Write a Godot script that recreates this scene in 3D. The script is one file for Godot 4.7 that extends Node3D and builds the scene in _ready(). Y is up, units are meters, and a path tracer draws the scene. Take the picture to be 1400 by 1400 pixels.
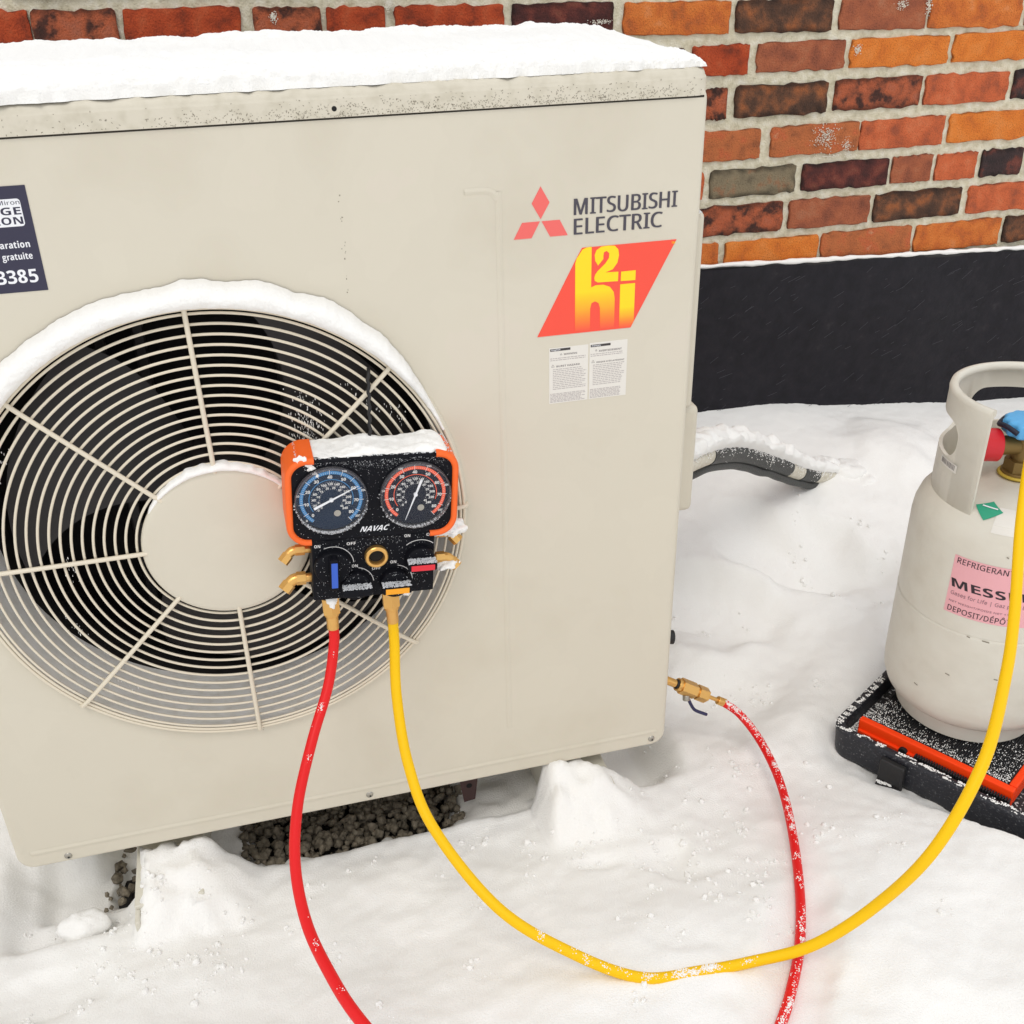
extends Node3D
# Units are metres. The outdoor unit's front panel lies in the plane z = 0, its lower left corner at the origin; +z points to the viewer.

var fn := FastNoiseLite.new()
var M := {}
const RED_PATH := [Vector3(0.4045, 0.300, 0.056), Vector3(0.391, 0.262, 0.083), Vector3(0.3655, 0.222, 0.121), Vector3(0.3410, 0.187, 0.177), Vector3(0.3300, 0.160, 0.234), Vector3(0.3335, 0.140, 0.293), Vector3(0.3490, 0.133, 0.352), Vector3(0.3700, 0.130, 0.407), Vector3(0.408, 0.122, 0.470), Vector3(0.480, 0.085, 0.535), Vector3(0.570, 0.045, 0.565), Vector3(0.660, 0.030, 0.545), Vector3(0.735, 0.026, 0.495), Vector3(0.784, 0.022, 0.446), Vector3(0.815, 0.016, 0.410), Vector3(0.8545, 0.006, 0.356), Vector3(0.8960, -0.006, 0.282), Vector3(0.9430, -0.023, 0.178), Vector3(0.9740, -0.030, 0.086), Vector3(0.9830, -0.025, 0.010), Vector3(0.968, -0.004, -0.030), Vector3(0.9490, 0.0085, -0.0480)]
const FAN := Vector2(0.3075, 0.4228)

# ------------------------------------------------------------------ small maths
func ss(a: float, b: float, x: float) -> float:
	var t := clampf((x - a) / (b - a), 0.0, 1.0)
	return t * t * (3.0 - 2.0 * t)

func n3(p: Vector3, f: float) -> float:
	return fn.get_noise_3d(p.x * f, p.y * f, p.z * f)

func fbm(p: Vector3, f: float, oct: int) -> float:
	var s := 0.0
	var a := 0.5
	for i in oct:
		s += a * fn.get_noise_3d(p.x * f + 17.0 * i, p.y * f - 9.0 * i, p.z * f)
		f *= 2.1
		a *= 0.5
	return s

func spline(pts: Array, n: int) -> PackedVector3Array:
	var out := PackedVector3Array()
	var k := pts.size()
	for i in k - 1:
		var p0: Vector3 = pts[maxi(i - 1, 0)]
		var p1: Vector3 = pts[i]
		var p2: Vector3 = pts[i + 1]
		var p3: Vector3 = pts[mini(i + 2, k - 1)]
		for j in n:
			out.append(p1.cubic_interpolate(p2, p0, p3, float(j) / n))
	out.append(pts[k - 1])
	return out

# ------------------------------------------------------------------ mesh helpers
func surface(v: PackedVector3Array, nn: PackedVector3Array, uv: PackedVector2Array, idx: PackedInt32Array, col := PackedColorArray()) -> ArrayMesh:
	var a := []
	a.resize(Mesh.ARRAY_MAX)
	a[Mesh.ARRAY_VERTEX] = v
	a[Mesh.ARRAY_NORMAL] = nn
	if uv.size() == v.size(): a[Mesh.ARRAY_TEX_UV] = uv
	if col.size() == v.size(): a[Mesh.ARRAY_COLOR] = col
	a[Mesh.ARRAY_INDEX] = idx
	var m := ArrayMesh.new()
	m.add_surface_from_arrays(Mesh.PRIMITIVE_TRIANGLES, a)
	return m

func from_points(v: PackedVector3Array, nu: int, nv: int, closed := false, col := PackedColorArray(), flip := false) -> ArrayMesh:
	# v holds nv rows of nu points; smooth normals
	var idx := PackedInt32Array()
	var nn := PackedVector3Array()
	nn.resize(v.size())
	var uv := PackedVector2Array()
	uv.resize(v.size())
	for j in nv:
		for i in nu:
			uv[j * nu + i] = Vector2(float(i) / maxi(nu - 1, 1), float(j) / maxi(nv - 1, 1))
	var top := nu if closed else nu - 1
	for j in nv - 1:
		for i in top:
			var a := j * nu + i
			var b := j * nu + (i + 1) % nu
			var c := a + nu
			var d := b + nu
			var f := (v[d] - v[a]).cross(v[c] - v[b])
			if flip: f = -f
			nn[a] += f
			nn[b] += f
			nn[c] += f
			nn[d] += f
			if flip: idx.append_array(PackedInt32Array([a, b, c, b, d, c]))
			else: idx.append_array(PackedInt32Array([a, c, b, b, c, d]))
	for i in nn.size():
		nn[i] = nn[i].normalized() if nn[i].length_squared() > 1e-20 else Vector3.UP
	return surface(v, nn, uv, idx, col)

func grid(nu: int, nv: int, f: Callable, closed := false) -> ArrayMesh:
	var v := PackedVector3Array()
	for j in nv:
		for i in nu:
			v.append(f.call(float(i) / (nu if closed else nu - 1), float(j) / (nv - 1)))
	return from_points(v, nu, nv, closed)

# profile of (radius, height) turned about y; a point given twice makes a hard edge
func lathe(prof: Array, seg := 48, a0 := 0.0, a1 := TAU) -> ArrayMesh:
	var v := PackedVector3Array()
	var closed := absf(a1 - a0 - TAU) < 1e-4
	var nu := seg if closed else seg + 1
	for p in prof:
		for i in nu:
			var a := a0 + (a1 - a0) * i / seg
			v.append(Vector3(p.x * cos(a), p.y, p.x * sin(a)))
	return from_points(v, nu, prof.size(), closed)

func hard(prof: Array) -> Array:
	var o := []
	for p in prof:
		o.append(p)
		o.append(p)
	return o

func tube(pts: PackedVector3Array, r: float, seg := 12, radii := PackedFloat32Array()) -> ArrayMesh:
	var v := PackedVector3Array()
	var n := pts.size()
	var t0 := (pts[1] - pts[0]).normalized()
	var up := Vector3.UP if absf(t0.y) < 0.9 else Vector3.RIGHT
	var nrm := t0.cross(up).normalized()
	for i in n:
		var t := (pts[mini(i + 1, n - 1)] - pts[maxi(i - 1, 0)]).normalized()
		nrm = (nrm - t * nrm.dot(t)).normalized()
		var b := t.cross(nrm)
		var rr := radii[i] if radii.size() == n else r
		for k in seg:
			var a := TAU * k / seg
			v.append(pts[i] + (nrm * cos(a) + b * sin(a)) * rr)
	var caps := PackedVector3Array()
	for k in seg: caps.append(pts[0])
	caps.append_array(v.slice(0, seg))
	caps.append_array(v)
	caps.append_array(v.slice(v.size() - seg))
	for k in seg: caps.append(pts[n - 1])
	return from_points(caps, seg, n + 4, true)

func rod(a: Vector3, b: Vector3, r: float, seg := 16, r2 := -1.0) -> ArrayMesh:
	var pr := r2 if r2 > 0.0 else r
	var d := (b - a)
	var e := minf(0.0008, r * 0.2)
	var t := d.normalized()
	return tube(PackedVector3Array([a, a + t * e, b - t * e, b]), r, seg, PackedFloat32Array([r - e, r, pr, pr - e]))

func rbox(size: Vector3, b: float, at := Vector3.ZERO) -> ArrayMesh:
	# a box with rounded edges; `at` is its centre
	var h := size * 0.5
	b = minf(b, minf(h.x, minf(h.y, h.z)) * 0.99)
	var v := PackedVector3Array()
	var nn := PackedVector3Array()
	var uv := PackedVector2Array()
	var idx := PackedInt32Array()
	for ax in 3:
		for s in [-1.0, 1.0]:
			var u := (ax + 1) % 3
			var w := (ax + 2) % 3
			var start := v.size()
			var ku := [-h[u], -h[u] + b * 0.45, -h[u] + b, h[u] - b, h[u] - b * 0.45, h[u]]
			var kw := [-h[w], -h[w] + b * 0.45, -h[w] + b, h[w] - b, h[w] - b * 0.45, h[w]]
			for j in 6:
				for i in 6:
					var p := Vector3.ZERO
					p[ax] = s * h[ax]
					p[u] = ku[i]
					p[w] = kw[j]
					var inner := p.clamp(-h + Vector3.ONE * b, h - Vector3.ONE * b)
					var d := (p - inner).normalized()
					v.append(inner + d * b + at)
					nn.append(d)
					uv.append(Vector2(i / 5.0, j / 5.0))
			for j in 5:
				for i in 5:
					var a := start + j * 6 + i
					if s > 0: idx.append_array(PackedInt32Array([a, a + 6, a + 1, a + 1, a + 6, a + 7]))
					else: idx.append_array(PackedInt32Array([a, a + 1, a + 6, a + 1, a + 7, a + 6]))
	return surface(v, nn, uv, idx)

func rr_path(w: float, h: float, r: float, nc := 8, ne := 1) -> PackedVector2Array:
	# rounded rectangle about the origin, counter-clockwise
	var o := PackedVector2Array()
	var cs := [Vector2(w / 2 - r, h / 2 - r), Vector2(-w / 2 + r, h / 2 - r), Vector2(-w / 2 + r, -h / 2 + r), Vector2(w / 2 - r, -h / 2 + r)]
	for k in 4:
		for i in nc + 1:
			var a := PI / 2 * (k + float(i) / nc)
			o.append(cs[k] + Vector2(cos(a), sin(a)) * r)
		if ne > 1:
			var from := o[o.size() - 1]
			var nk := (k + 1) % 4
			var to: Vector2 = cs[nk] + Vector2(cos(PI / 2 * (k + 1)), sin(PI / 2 * (k + 1))) * r
			for i in range(1, ne): o.append(from.lerp(to, float(i) / ne))
	return o

func rr_loft(w: float, h: float, r: float, prof: Array, cap := true, nc := 8) -> ArrayMesh:
	# prof: (inset, z) rows
	var v := PackedVector3Array()
	var nu := 0
	var rows := prof.duplicate()
	for p in rows:
		var path := rr_path(w - 2 * p.x, h - 2 * p.x, maxf(r - p.x, 0.0005), nc)
		nu = path.size()
		for q in path: v.append(Vector3(q.x, q.y, p.y))
	var n := rows.size()
	if cap:
		var z: float = rows[n - 1].y
		v.append_array(v.slice((n - 1) * nu, n * nu))
		for i in nu: v.append(Vector3(0, 0, z))
		n += 2
	return from_points(v, nu, n, true)

func prism(poly: PackedVector2Array, z0: float, z1: float) -> ArrayMesh:
	var st := SurfaceTool.new()
	st.begin(Mesh.PRIMITIVE_TRIANGLES)
	st.set_smooth_group(-1)
	var lo := poly[0]
	var hi := poly[0]
	for p in poly:
		lo = lo.min(p)
		hi = hi.max(p)
	var tri := Geometry2D.triangulate_polygon(poly)
	for i in tri:
		st.set_uv(Vector2((poly[i].x - lo.x) / (hi.x - lo.x), 1.0 - (poly[i].y - lo.y) / (hi.y - lo.y)))
		st.add_vertex(Vector3(poly[i].x, poly[i].y, z1))
	for i in poly.size():
		var a := poly[i]
		var b := poly[(i + 1) % poly.size()]
		for q in [Vector3(a.x, a.y, z0), Vector3(b.x, b.y, z0), Vector3(a.x, a.y, z1), Vector3(b.x, b.y, z0), Vector3(b.x, b.y, z1), Vector3(a.x, a.y, z1)]:
			st.set_uv(Vector2((q.x - lo.x) / (hi.x - lo.x), 1.0 - (q.y - lo.y) / (hi.y - lo.y)))
			st.add_vertex(q)
	st.generate_normals()
	st.index()
	return st.commit()

func rect(x0: float, y0: float, x1: float, y1: float) -> PackedVector2Array:
	return PackedVector2Array([Vector2(x0, y0), Vector2(x1, y0), Vector2(x1, y1), Vector2(x0, y1)])

func annulus(c: Vector2, r0: float, r1: float, z: float, a0 := 0.0, a1 := TAU, seg := 64) -> ArrayMesh:
	var f := func(u: float, w: float) -> Vector3:
		var a := lerpf(a0, a1, u)
		var r := lerpf(r0, r1, w)
		return Vector3(c.x + r * cos(a), c.y + r * sin(a), z)
	return grid(seg + 1, 2, f)

func disc(c: Vector2, r: float, z: float, seg := 48) -> ArrayMesh:
	return annulus(c, 0.0, r, z, 0.0, TAU, seg)

func joined(list: Array) -> ArrayMesh:
	var st := SurfaceTool.new()
	for m in list:
		if m is Array: st.append_from(m[0], 0, m[1])
		else: st.append_from(m, 0, Transform3D.IDENTITY)
	return st.commit()

var fonts := {}
func font(kind: String) -> Font:
	if fonts.has(kind): return fonts[kind]
	var f := SystemFont.new()
	f.font_names = PackedStringArray(["Droid Serif" if kind == "serif" else "Droid Sans"])
	if kind in ["bold", "medium"]: f.font_weight = 700
	fonts[kind] = f
	return f

# lettering fitted to the box x0..x1, y0..y1; slant leans it; map bends it onto a surface
func letters(s: String, kind: String, x0: float, y0: float, x1: float, y1: float, z: float, slant := 0.0, map = null) -> ArrayMesh:
	var t := TextMesh.new()
	t.text = s
	t.font = font(kind)
	t.font_size = 64
	t.pixel_size = 0.01
	t.depth = 0.02
	t.curve_step = 1.5
	var a := t.get_mesh_arrays()
	var v: PackedVector3Array = a[Mesh.ARRAY_VERTEX]
	var lo := Vector3.ONE * 1e9
	var hi := -lo
	for p in v:
		lo = lo.min(p)
		hi = hi.max(p)
	for i in v.size():
		var q := (v[i] - lo) / (hi - lo)
		var p := Vector3(lerpf(x0, x1, q.x) + slant * q.y * (y1 - y0), lerpf(y0, y1, q.y), z + q.z * 0.0002)
		v[i] = map.call(p) if map != null else p
	var st := SurfaceTool.new()
	st.begin(Mesh.PRIMITIVE_TRIANGLES)
	st.set_smooth_group(-1)
	var idx: PackedInt32Array = a[Mesh.ARRAY_INDEX]
	for i in idx: st.add_vertex(v[i])
	st.generate_normals()
	st.index()
	return st.commit()

func semibold(s: String, x0: float, y0: float, x1: float, y1: float) -> ArrayMesh:
	var l := []
	for k in 3: l.append(letters(s, "sans", x0 + 0.00042 * (k - 1), y0 - 0.00008 * (k - 1), x1 + 0.00042 * (k - 1), y1 - 0.00008 * (k - 1), 0.0003 + 0.00005 * k))
	return joined(l)

func blob(c: Vector3, r: Vector3, rough: float, f: float, nu := 36, nv := 20) -> ArrayMesh:
	var g := func(u: float, w: float) -> Vector3:
		var a := u * TAU
		var b := PI * (w - 0.5)
		var d := Vector3(cos(a) * cos(b), sin(b), sin(a) * cos(b))
		var p := c + d * r
		return c + d * r * (1.0 + rough * (fbm(p, f, 3) * 2.0))
	return grid(nu, nv, g, true)

# ------------------------------------------------------------------ objects
func numbered(parent: Node, called: String) -> String:
	if not parent.has_node(NodePath(called)): return called
	var k := 1
	while parent.has_node(NodePath("%s_%03d" % [called, k])): k += 1
	return "%s_%03d" % [called, k]

func tag(o: Node, label: String, category := "", group := "", kind := "") -> Node:
	if label: o.set_meta("label", label)
	if category: o.set_meta("category", category)
	if group: o.set_meta("group", group)
	if kind: o.set_meta("kind", kind)
	return o

func thing(called: String, at: Vector3, label: String, category: String, group := "") -> Node3D:
	var o := Node3D.new()
	o.name = numbered(self, called)
	add_child(o, true)
	o.position = at
	tag(o, label, category, group)
	return o

# a mesh whose points are in world coordinates, under a thing (or part) that is not turned
func part(parent: Node3D, called: String, m: Mesh, mat: Material) -> MeshInstance3D:
	var o := MeshInstance3D.new()
	o.mesh = m
	o.material_override = mat
	o.name = numbered(parent, called)
	var off := Vector3.ZERO
	var q: Node = parent
	while q != self and q is Node3D:
		off += (q as Node3D).position
		q = q.get_parent()
	o.position = -off
	parent.add_child(o, true)
	return o

# a mesh in the parent's own coordinates
func lpart(parent: Node3D, called: String, m: Mesh, mat: Material, x := Transform3D.IDENTITY) -> MeshInstance3D:
	var o := MeshInstance3D.new()
	o.mesh = m
	o.material_override = mat
	o.name = numbered(parent, called)
	o.transform = x
	parent.add_child(o, true)
	return o

func snow_thing(called: String, m: Mesh, label: String) -> MeshInstance3D:
	var o := part(self, called, m, M.snow)
	tag(o, label, "snow")
	return o

func scatter(parent: Node3D, called: String, xf: Array, mesh: Mesh, mat: Material) -> void:
	var mm := MultiMesh.new()
	mm.transform_format = MultiMesh.TRANSFORM_3D
	mm.mesh = mesh
	mm.instance_count = xf.size()
	for i in xf.size(): mm.set_instance_transform(i, xf[i])
	var o := MultiMeshInstance3D.new()
	o.multimesh = mm
	o.material_override = mat
	o.name = numbered(parent, called)
	parent.add_child(o, true)
	o.set_meta("kind", "stuff")

# ------------------------------------------------------------------ materials
func mat(r: int, g: int, b: int, rough := 0.6, metal := 0.0) -> StandardMaterial3D:
	var m := StandardMaterial3D.new()
	m.albedo_color = Color8(r, g, b)
	m.roughness = rough
	m.metallic = metal
	return m

func noise_tex(freq: float, stops: Array, oct := 4, seed_ := 1, size := 512, type := FastNoiseLite.TYPE_SIMPLEX_SMOOTH) -> NoiseTexture2D:
	var n := FastNoiseLite.new()
	n.fractal_type = FastNoiseLite.FRACTAL_FBM
	n.noise_type = type
	n.seed = seed_
	n.frequency = freq
	n.fractal_octaves = oct
	var t := NoiseTexture2D.new()
	t.width = size
	t.height = size
	t.seamless = true
	t.noise = n
	if stops.size():
		var gr := Gradient.new()
		var off := PackedFloat32Array()
		var cols := PackedColorArray()
		for s in stops:
			off.append(s[0])
			cols.append(s[1])
		gr.offsets = off
		gr.colors = cols
		t.color_ramp = gr
	return t

func bumpy(m: StandardMaterial3D, freq: float, strength: float, scale: float, seed_ := 3, oct := 4) -> StandardMaterial3D:
	var t := noise_tex(freq, [], oct, seed_)
	t.as_normal_map = true
	t.bump_strength = strength
	m.normal_enabled = true
	m.normal_texture = t
	m.normal_scale = 1.0
	tri(m, scale)
	return m

func tri(m: StandardMaterial3D, scale: float) -> void:
	m.uv1_triplanar = true
	m.uv1_world_triplanar = true
	m.uv1_scale = Vector3.ONE * scale

func sandy(m: StandardMaterial3D, _seed: int) -> void:
	if not M.has("sand"): M.sand = noise_tex(0.16, [[0.0, c8(140, 132, 126)], [0.28, c8(218, 215, 212)], [0.42, c8(248, 247, 246)], [1.0, c8(255, 255, 255)]], 4, 99)
	m.detail_enabled = true
	m.detail_blend_mode = BaseMaterial3D.BLEND_MODE_MUL
	m.detail_albedo = M.sand

func c8(r: int, g: int, b: int) -> Color:
	return Color8(r, g, b)

func mottled(freq: float, stops: Array, scale: float, rough: float, seed_: int, bump := 3.0, bfreq := 0.05) -> StandardMaterial3D:
	var m := mat(255, 255, 255, rough)
	m.albedo_texture = noise_tex(freq, stops, 5, seed_)
	bumpy(m, bfreq, bump, scale, seed_ + 50)
	m.vertex_color_use_as_albedo = true
	return m

func make_materials() -> void:
	M.snow = bumpy(mat(244, 243, 240, 1.0), 0.09, 2.0, 7.0, 5, 5)
	M.cream = mottled(0.006, [[0.0, c8(206, 198, 180)], [0.4, c8(211, 204, 187)], [0.65, c8(212, 205, 188)], [1.0, c8(214, 206, 190)]], 1.3, 0.42, 8, 0.3, 0.02)
	M.cream_wire = mat(222, 212, 192, 0.4)
	# lid face: paint with dark specks of grime
	M.lid = mat(255, 255, 255, 0.5)
	M.lid.albedo_texture = noise_tex(0.03, [[0.0, c8(196, 188, 170)], [0.3, c8(203, 196, 178)], [0.55, c8(210, 203, 186)], [1.0, c8(213, 206, 189)]], 5, 21)
	tri(M.lid, 3.0)
	M.rust = mat(78, 56, 54, 0.7)
	M.frost = mat(212, 214, 217, 0.95)
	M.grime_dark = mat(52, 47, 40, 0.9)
	M.grime = mat(140, 132, 117, 0.9)
	M.black = mat(30, 29, 30, 0.55)
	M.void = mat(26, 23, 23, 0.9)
	M.fan = mat(46, 42, 42, 0.5)
	M.mouth = mottled(0.03, [[0.0, c8(228, 224, 215)], [0.35, c8(240, 238, 233)], [0.7, c8(246, 245, 243)], [1.0, c8(248, 248, 247)]], 3.0, 0.7, 31, 0.3)
	M.screw = mat(170, 166, 156, 0.35, 0.7)
	M.dark = mat(14, 13, 13, 0.8)
	M.red_print = mat(236, 104, 98, 0.45)
	M.grey_print = mat(72, 68, 78, 0.5)
	M.sticker_red = mat(244, 78, 58, 0.4)
	M.white_label = mat(226, 222, 214, 0.5)
	M.text_grey = mat(182, 175, 172, 0.6)
	M.text_dark = mat(60, 55, 55, 0.6)
	M.navy = mat(44, 42, 66, 0.35)
	M.white_ink = mat(235, 236, 240, 0.5)
	var gt := GradientTexture2D.new()
	var gr := Gradient.new()
	gr.offsets = PackedFloat32Array([0.0, 0.52, 0.72, 0.97, 1.0])
	gr.colors = PackedColorArray([c8(255, 218, 10), c8(255, 216, 8), c8(255, 172, 30), c8(246, 92, 58), c8(244, 80, 58)])
	gt.gradient = gr
	gt.fill_from = Vector2(0, 0)
	gt.fill_to = Vector2(0, 1)
	gt.width = 8
	gt.height = 256
	M.sun_ink = mat(255, 255, 255, 0.4)
	M.sun_ink.albedo_texture = gt
	M.brass = bumpy(mat(226, 178, 104, 0.34, 0.85), 0.05, 0.6, 12.0, 12)
	M.old_brass = bumpy(mat(132, 108, 62, 0.5, 0.6), 0.05, 1.2, 12.0, 13)
	M.orange = mat(248, 104, 26, 0.5)
	M.orange_red = mat(255, 70, 18, 0.45)
	M.orange_red.metallic_specular = 0.3
	M.gauge_black = bumpy(mat(17, 18, 24, 0.55), 0.08, 0.8, 16.0, 14)
	M.gauge_black.metallic_specular = 0.25
	M.dial = mat(18, 22, 38, 0.6)
	M.dial.metallic_specular = 0.2
	M.dial_blue = mat(22, 38, 60, 0.6)
	M.dial_blue.metallic_specular = 0.2
	M.blue_ink = mat(52, 128, 184, 0.5)
	M.red_ink = mat(240, 90, 50, 0.5)
	M.pale_ink = mat(226, 224, 222, 0.5)
	M.blue_mark = mat(46, 92, 196, 0.4)
	M.red_mark = mat(222, 38, 54, 0.4)
	M.yellow_mark = mat(246, 164, 20, 0.4)
	M.glass = mat(235, 240, 245, 0.04)
	M.glass.transparency = BaseMaterial3D.TRANSPARENCY_ALPHA
	M.glass.albedo_color.a = 0.03
	M.glass.metallic_specular = 0.15
	M.clear = mat(230, 226, 230, 0.12)
	M.clear.transparency = BaseMaterial3D.TRANSPARENCY_ALPHA
	M.clear.albedo_color.a = 0.08
	M.clear.metallic_specular = 0.4
	M.red_hose = bumpy(mat(226, 22, 24, 0.45), 0.05, 0.5, 10.0, 15)
	M.yellow_hose = bumpy(mat(244, 194, 2, 0.5), 0.05, 0.5, 10.0, 16)
	M.red_hose.metallic_specular = 0.4
	M.yellow_hose.metallic_specular = 0.35
	M.tank = mottled(0.012, [[0.0, c8(210, 204, 190)], [0.5, c8(217, 212, 199)], [1.0, c8(221, 217, 205)]], 3.0, 0.42, 41, 0.4)
	M.pink = mat(234, 172, 178, 0.5)
	M.ink = mat(40, 28, 38, 0.5)
	M.ink_pale = mat(150, 110, 120, 0.5)
	M.green = mat(40, 158, 122, 0.45)
	M.blue_wheel = mat(92, 176, 232, 0.4)
	M.red_cap = mat(206, 26, 40, 0.4)
	M.yellow_tape = mat(206, 178, 70, 0.6)
	M.tray = mottled(0.03, [[0.0, c8(26, 26, 31)], [0.62, c8(30, 30, 36)], [0.68, c8(150, 148, 148)], [0.74, c8(200, 198, 197)], [1.0, c8(226, 224, 222)]], 9.0, 0.55, 44, 1.0)
	M.tray_side = mottled(0.05, [[0.0, c8(27, 28, 35)], [0.72, c8(34, 35, 42)], [0.84, c8(120, 120, 122)], [1.0, c8(190, 190, 190)]], 8.0, 0.55, 45, 1.0)
	M.rubber = mat(24, 24, 27, 0.7)
	M.frost_pad = mottled(0.012, [[0.0, c8(30, 30, 32)], [0.42, c8(34, 33, 35)], [0.54, c8(150, 148, 146)], [0.7, c8(214, 212, 208)], [1.0, c8(226, 224, 220)]], 6.0, 0.8, 46, 0.5)
	M.membrane = mottled(0.02, [[0.0, c8(19, 17, 23)], [0.5, c8(26, 24, 31)], [0.8, c8(31, 28, 34)], [1.0, c8(46, 44, 48)]], 2.5, 0.5, 47, 0.7)
	M.membrane.metallic_specular = 0.35
	M.mortar = mottled(0.03, [[0.0, c8(180, 171, 144)], [0.35, c8(208, 200, 175)], [0.65, c8(220, 213, 191)], [1.0, c8(228, 224, 210)]], 3.0, 0.95, 48, 2.0, 0.14)
	M.lineset = mottled(0.03, [[0.0, c8(186, 178, 160)], [0.5, c8(214, 208, 192)], [1.0, c8(228, 224, 214)]], 6.0, 0.7, 49, 2.0)
	M.tape = bumpy(mat(30, 32, 30, 0.5), 0.04, 4.0, 14.0, 17)
	M.gravel = mottled(0.02, [[0.0, c8(78, 72, 62)], [0.5, c8(128, 119, 104)], [1.0, c8(176, 166, 148)]], 9.0, 0.95, 50, 5.0)
	M.roof = mat(44, 42, 40, 0.95)
	M.foot = mat(212, 208, 194, 0.6)
	var K := {
		"orange": [[0.0, c8(158, 92, 52)], [0.3, c8(194, 104, 48)], [0.5, c8(208, 116, 50)], [0.75, c8(216, 126, 58)], [1.0, c8(220, 142, 90)]],
		"bright": [[0.0, c8(184, 102, 44)], [0.3, c8(212, 118, 44)], [0.55, c8(222, 128, 48)], [1.0, c8(226, 142, 72)]],
		"tan": [[0.0, c8(140, 84, 54)], [0.3, c8(178, 104, 62)], [0.55, c8(190, 112, 66)], [0.8, c8(194, 102, 62)], [1.0, c8(204, 152, 118)]],
		"redorange": [[0.0, c8(146, 78, 56)], [0.3, c8(184, 94, 58)], [0.55, c8(204, 104, 62)], [1.0, c8(212, 124, 84)]],
		"red": [[0.0, c8(110, 48, 30)], [0.35, c8(160, 64, 32)], [0.6, c8(180, 74, 36)], [1.0, c8(186, 94, 58)]],
		"redbrown": [[0.0, c8(122, 70, 52)], [0.4, c8(154, 88, 62)], [0.65, c8(170, 98, 66)], [1.0, c8(178, 118, 88)]],
		"charred": [[0.0, c8(52, 36, 32)], [0.3, c8(78, 46, 38)], [0.42, c8(142, 78, 54)], [0.62, c8(182, 96, 62)], [1.0, c8(170, 102, 78)]],
		"dark": [[0.0, c8(62, 46, 38)], [0.4, c8(92, 64, 48)], [0.6, c8(124, 80, 54)], [0.8, c8(152, 92, 54)], [1.0, c8(166, 104, 64)]],
		"maroon": [[0.0, c8(58, 32, 32)], [0.45, c8(88, 44, 40)], [0.7, c8(116, 58, 48)], [1.0, c8(136, 84, 66)]],
		"black": [[0.0, c8(44, 36, 38)], [0.55, c8(64, 48, 48)], [0.75, c8(104, 58, 50)], [1.0, c8(124, 70, 58)]],
		"grey": [[0.0, c8(98, 90, 74)], [0.4, c8(128, 118, 96)], [0.65, c8(138, 126, 102)], [0.85, c8(148, 112, 84)], [1.0, c8(150, 100, 72)]],
	}
	var sd := 60
	for k in K:
		M["brick_" + k] = mottled(0.0085, K[k], 4.3, 0.95, sd, 3.0, 0.09)
		sandy(M["brick_" + k], sd)
		((M["brick_" + k] as StandardMaterial3D).albedo_texture as NoiseTexture2D).noise.fractal_gain = 0.56
		sd += 3

# ------------------------------------------------------------------ snow-covered roof
func in_box(x: float, z: float, x0: float, x1: float, z0: float, z1: float, e: float) -> float:
	return ss(x0 - e, x0 + e, x) * (1.0 - ss(x1 - e, x1 + e, x)) * ss(z0 - e, z0 + e, z) * (1.0 - ss(z1 - e, z1 + e, z))

func dent(x: float, z: float, cx: float, cz: float, rx: float, rz: float, turn: float, d: float) -> float:
	var p := Vector2(x - cx + 0.022 * fn.get_noise_2d(x * 9.0, z * 9.0), z - cz + 0.022 * fn.get_noise_2d(x * 9.0 + 31.0, z * 9.0)).rotated(turn)
	var q := Vector2(p.x / rx, p.y / rz)
	return d * (1.0 - ss(0.35, 1.25, q.length()))

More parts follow.
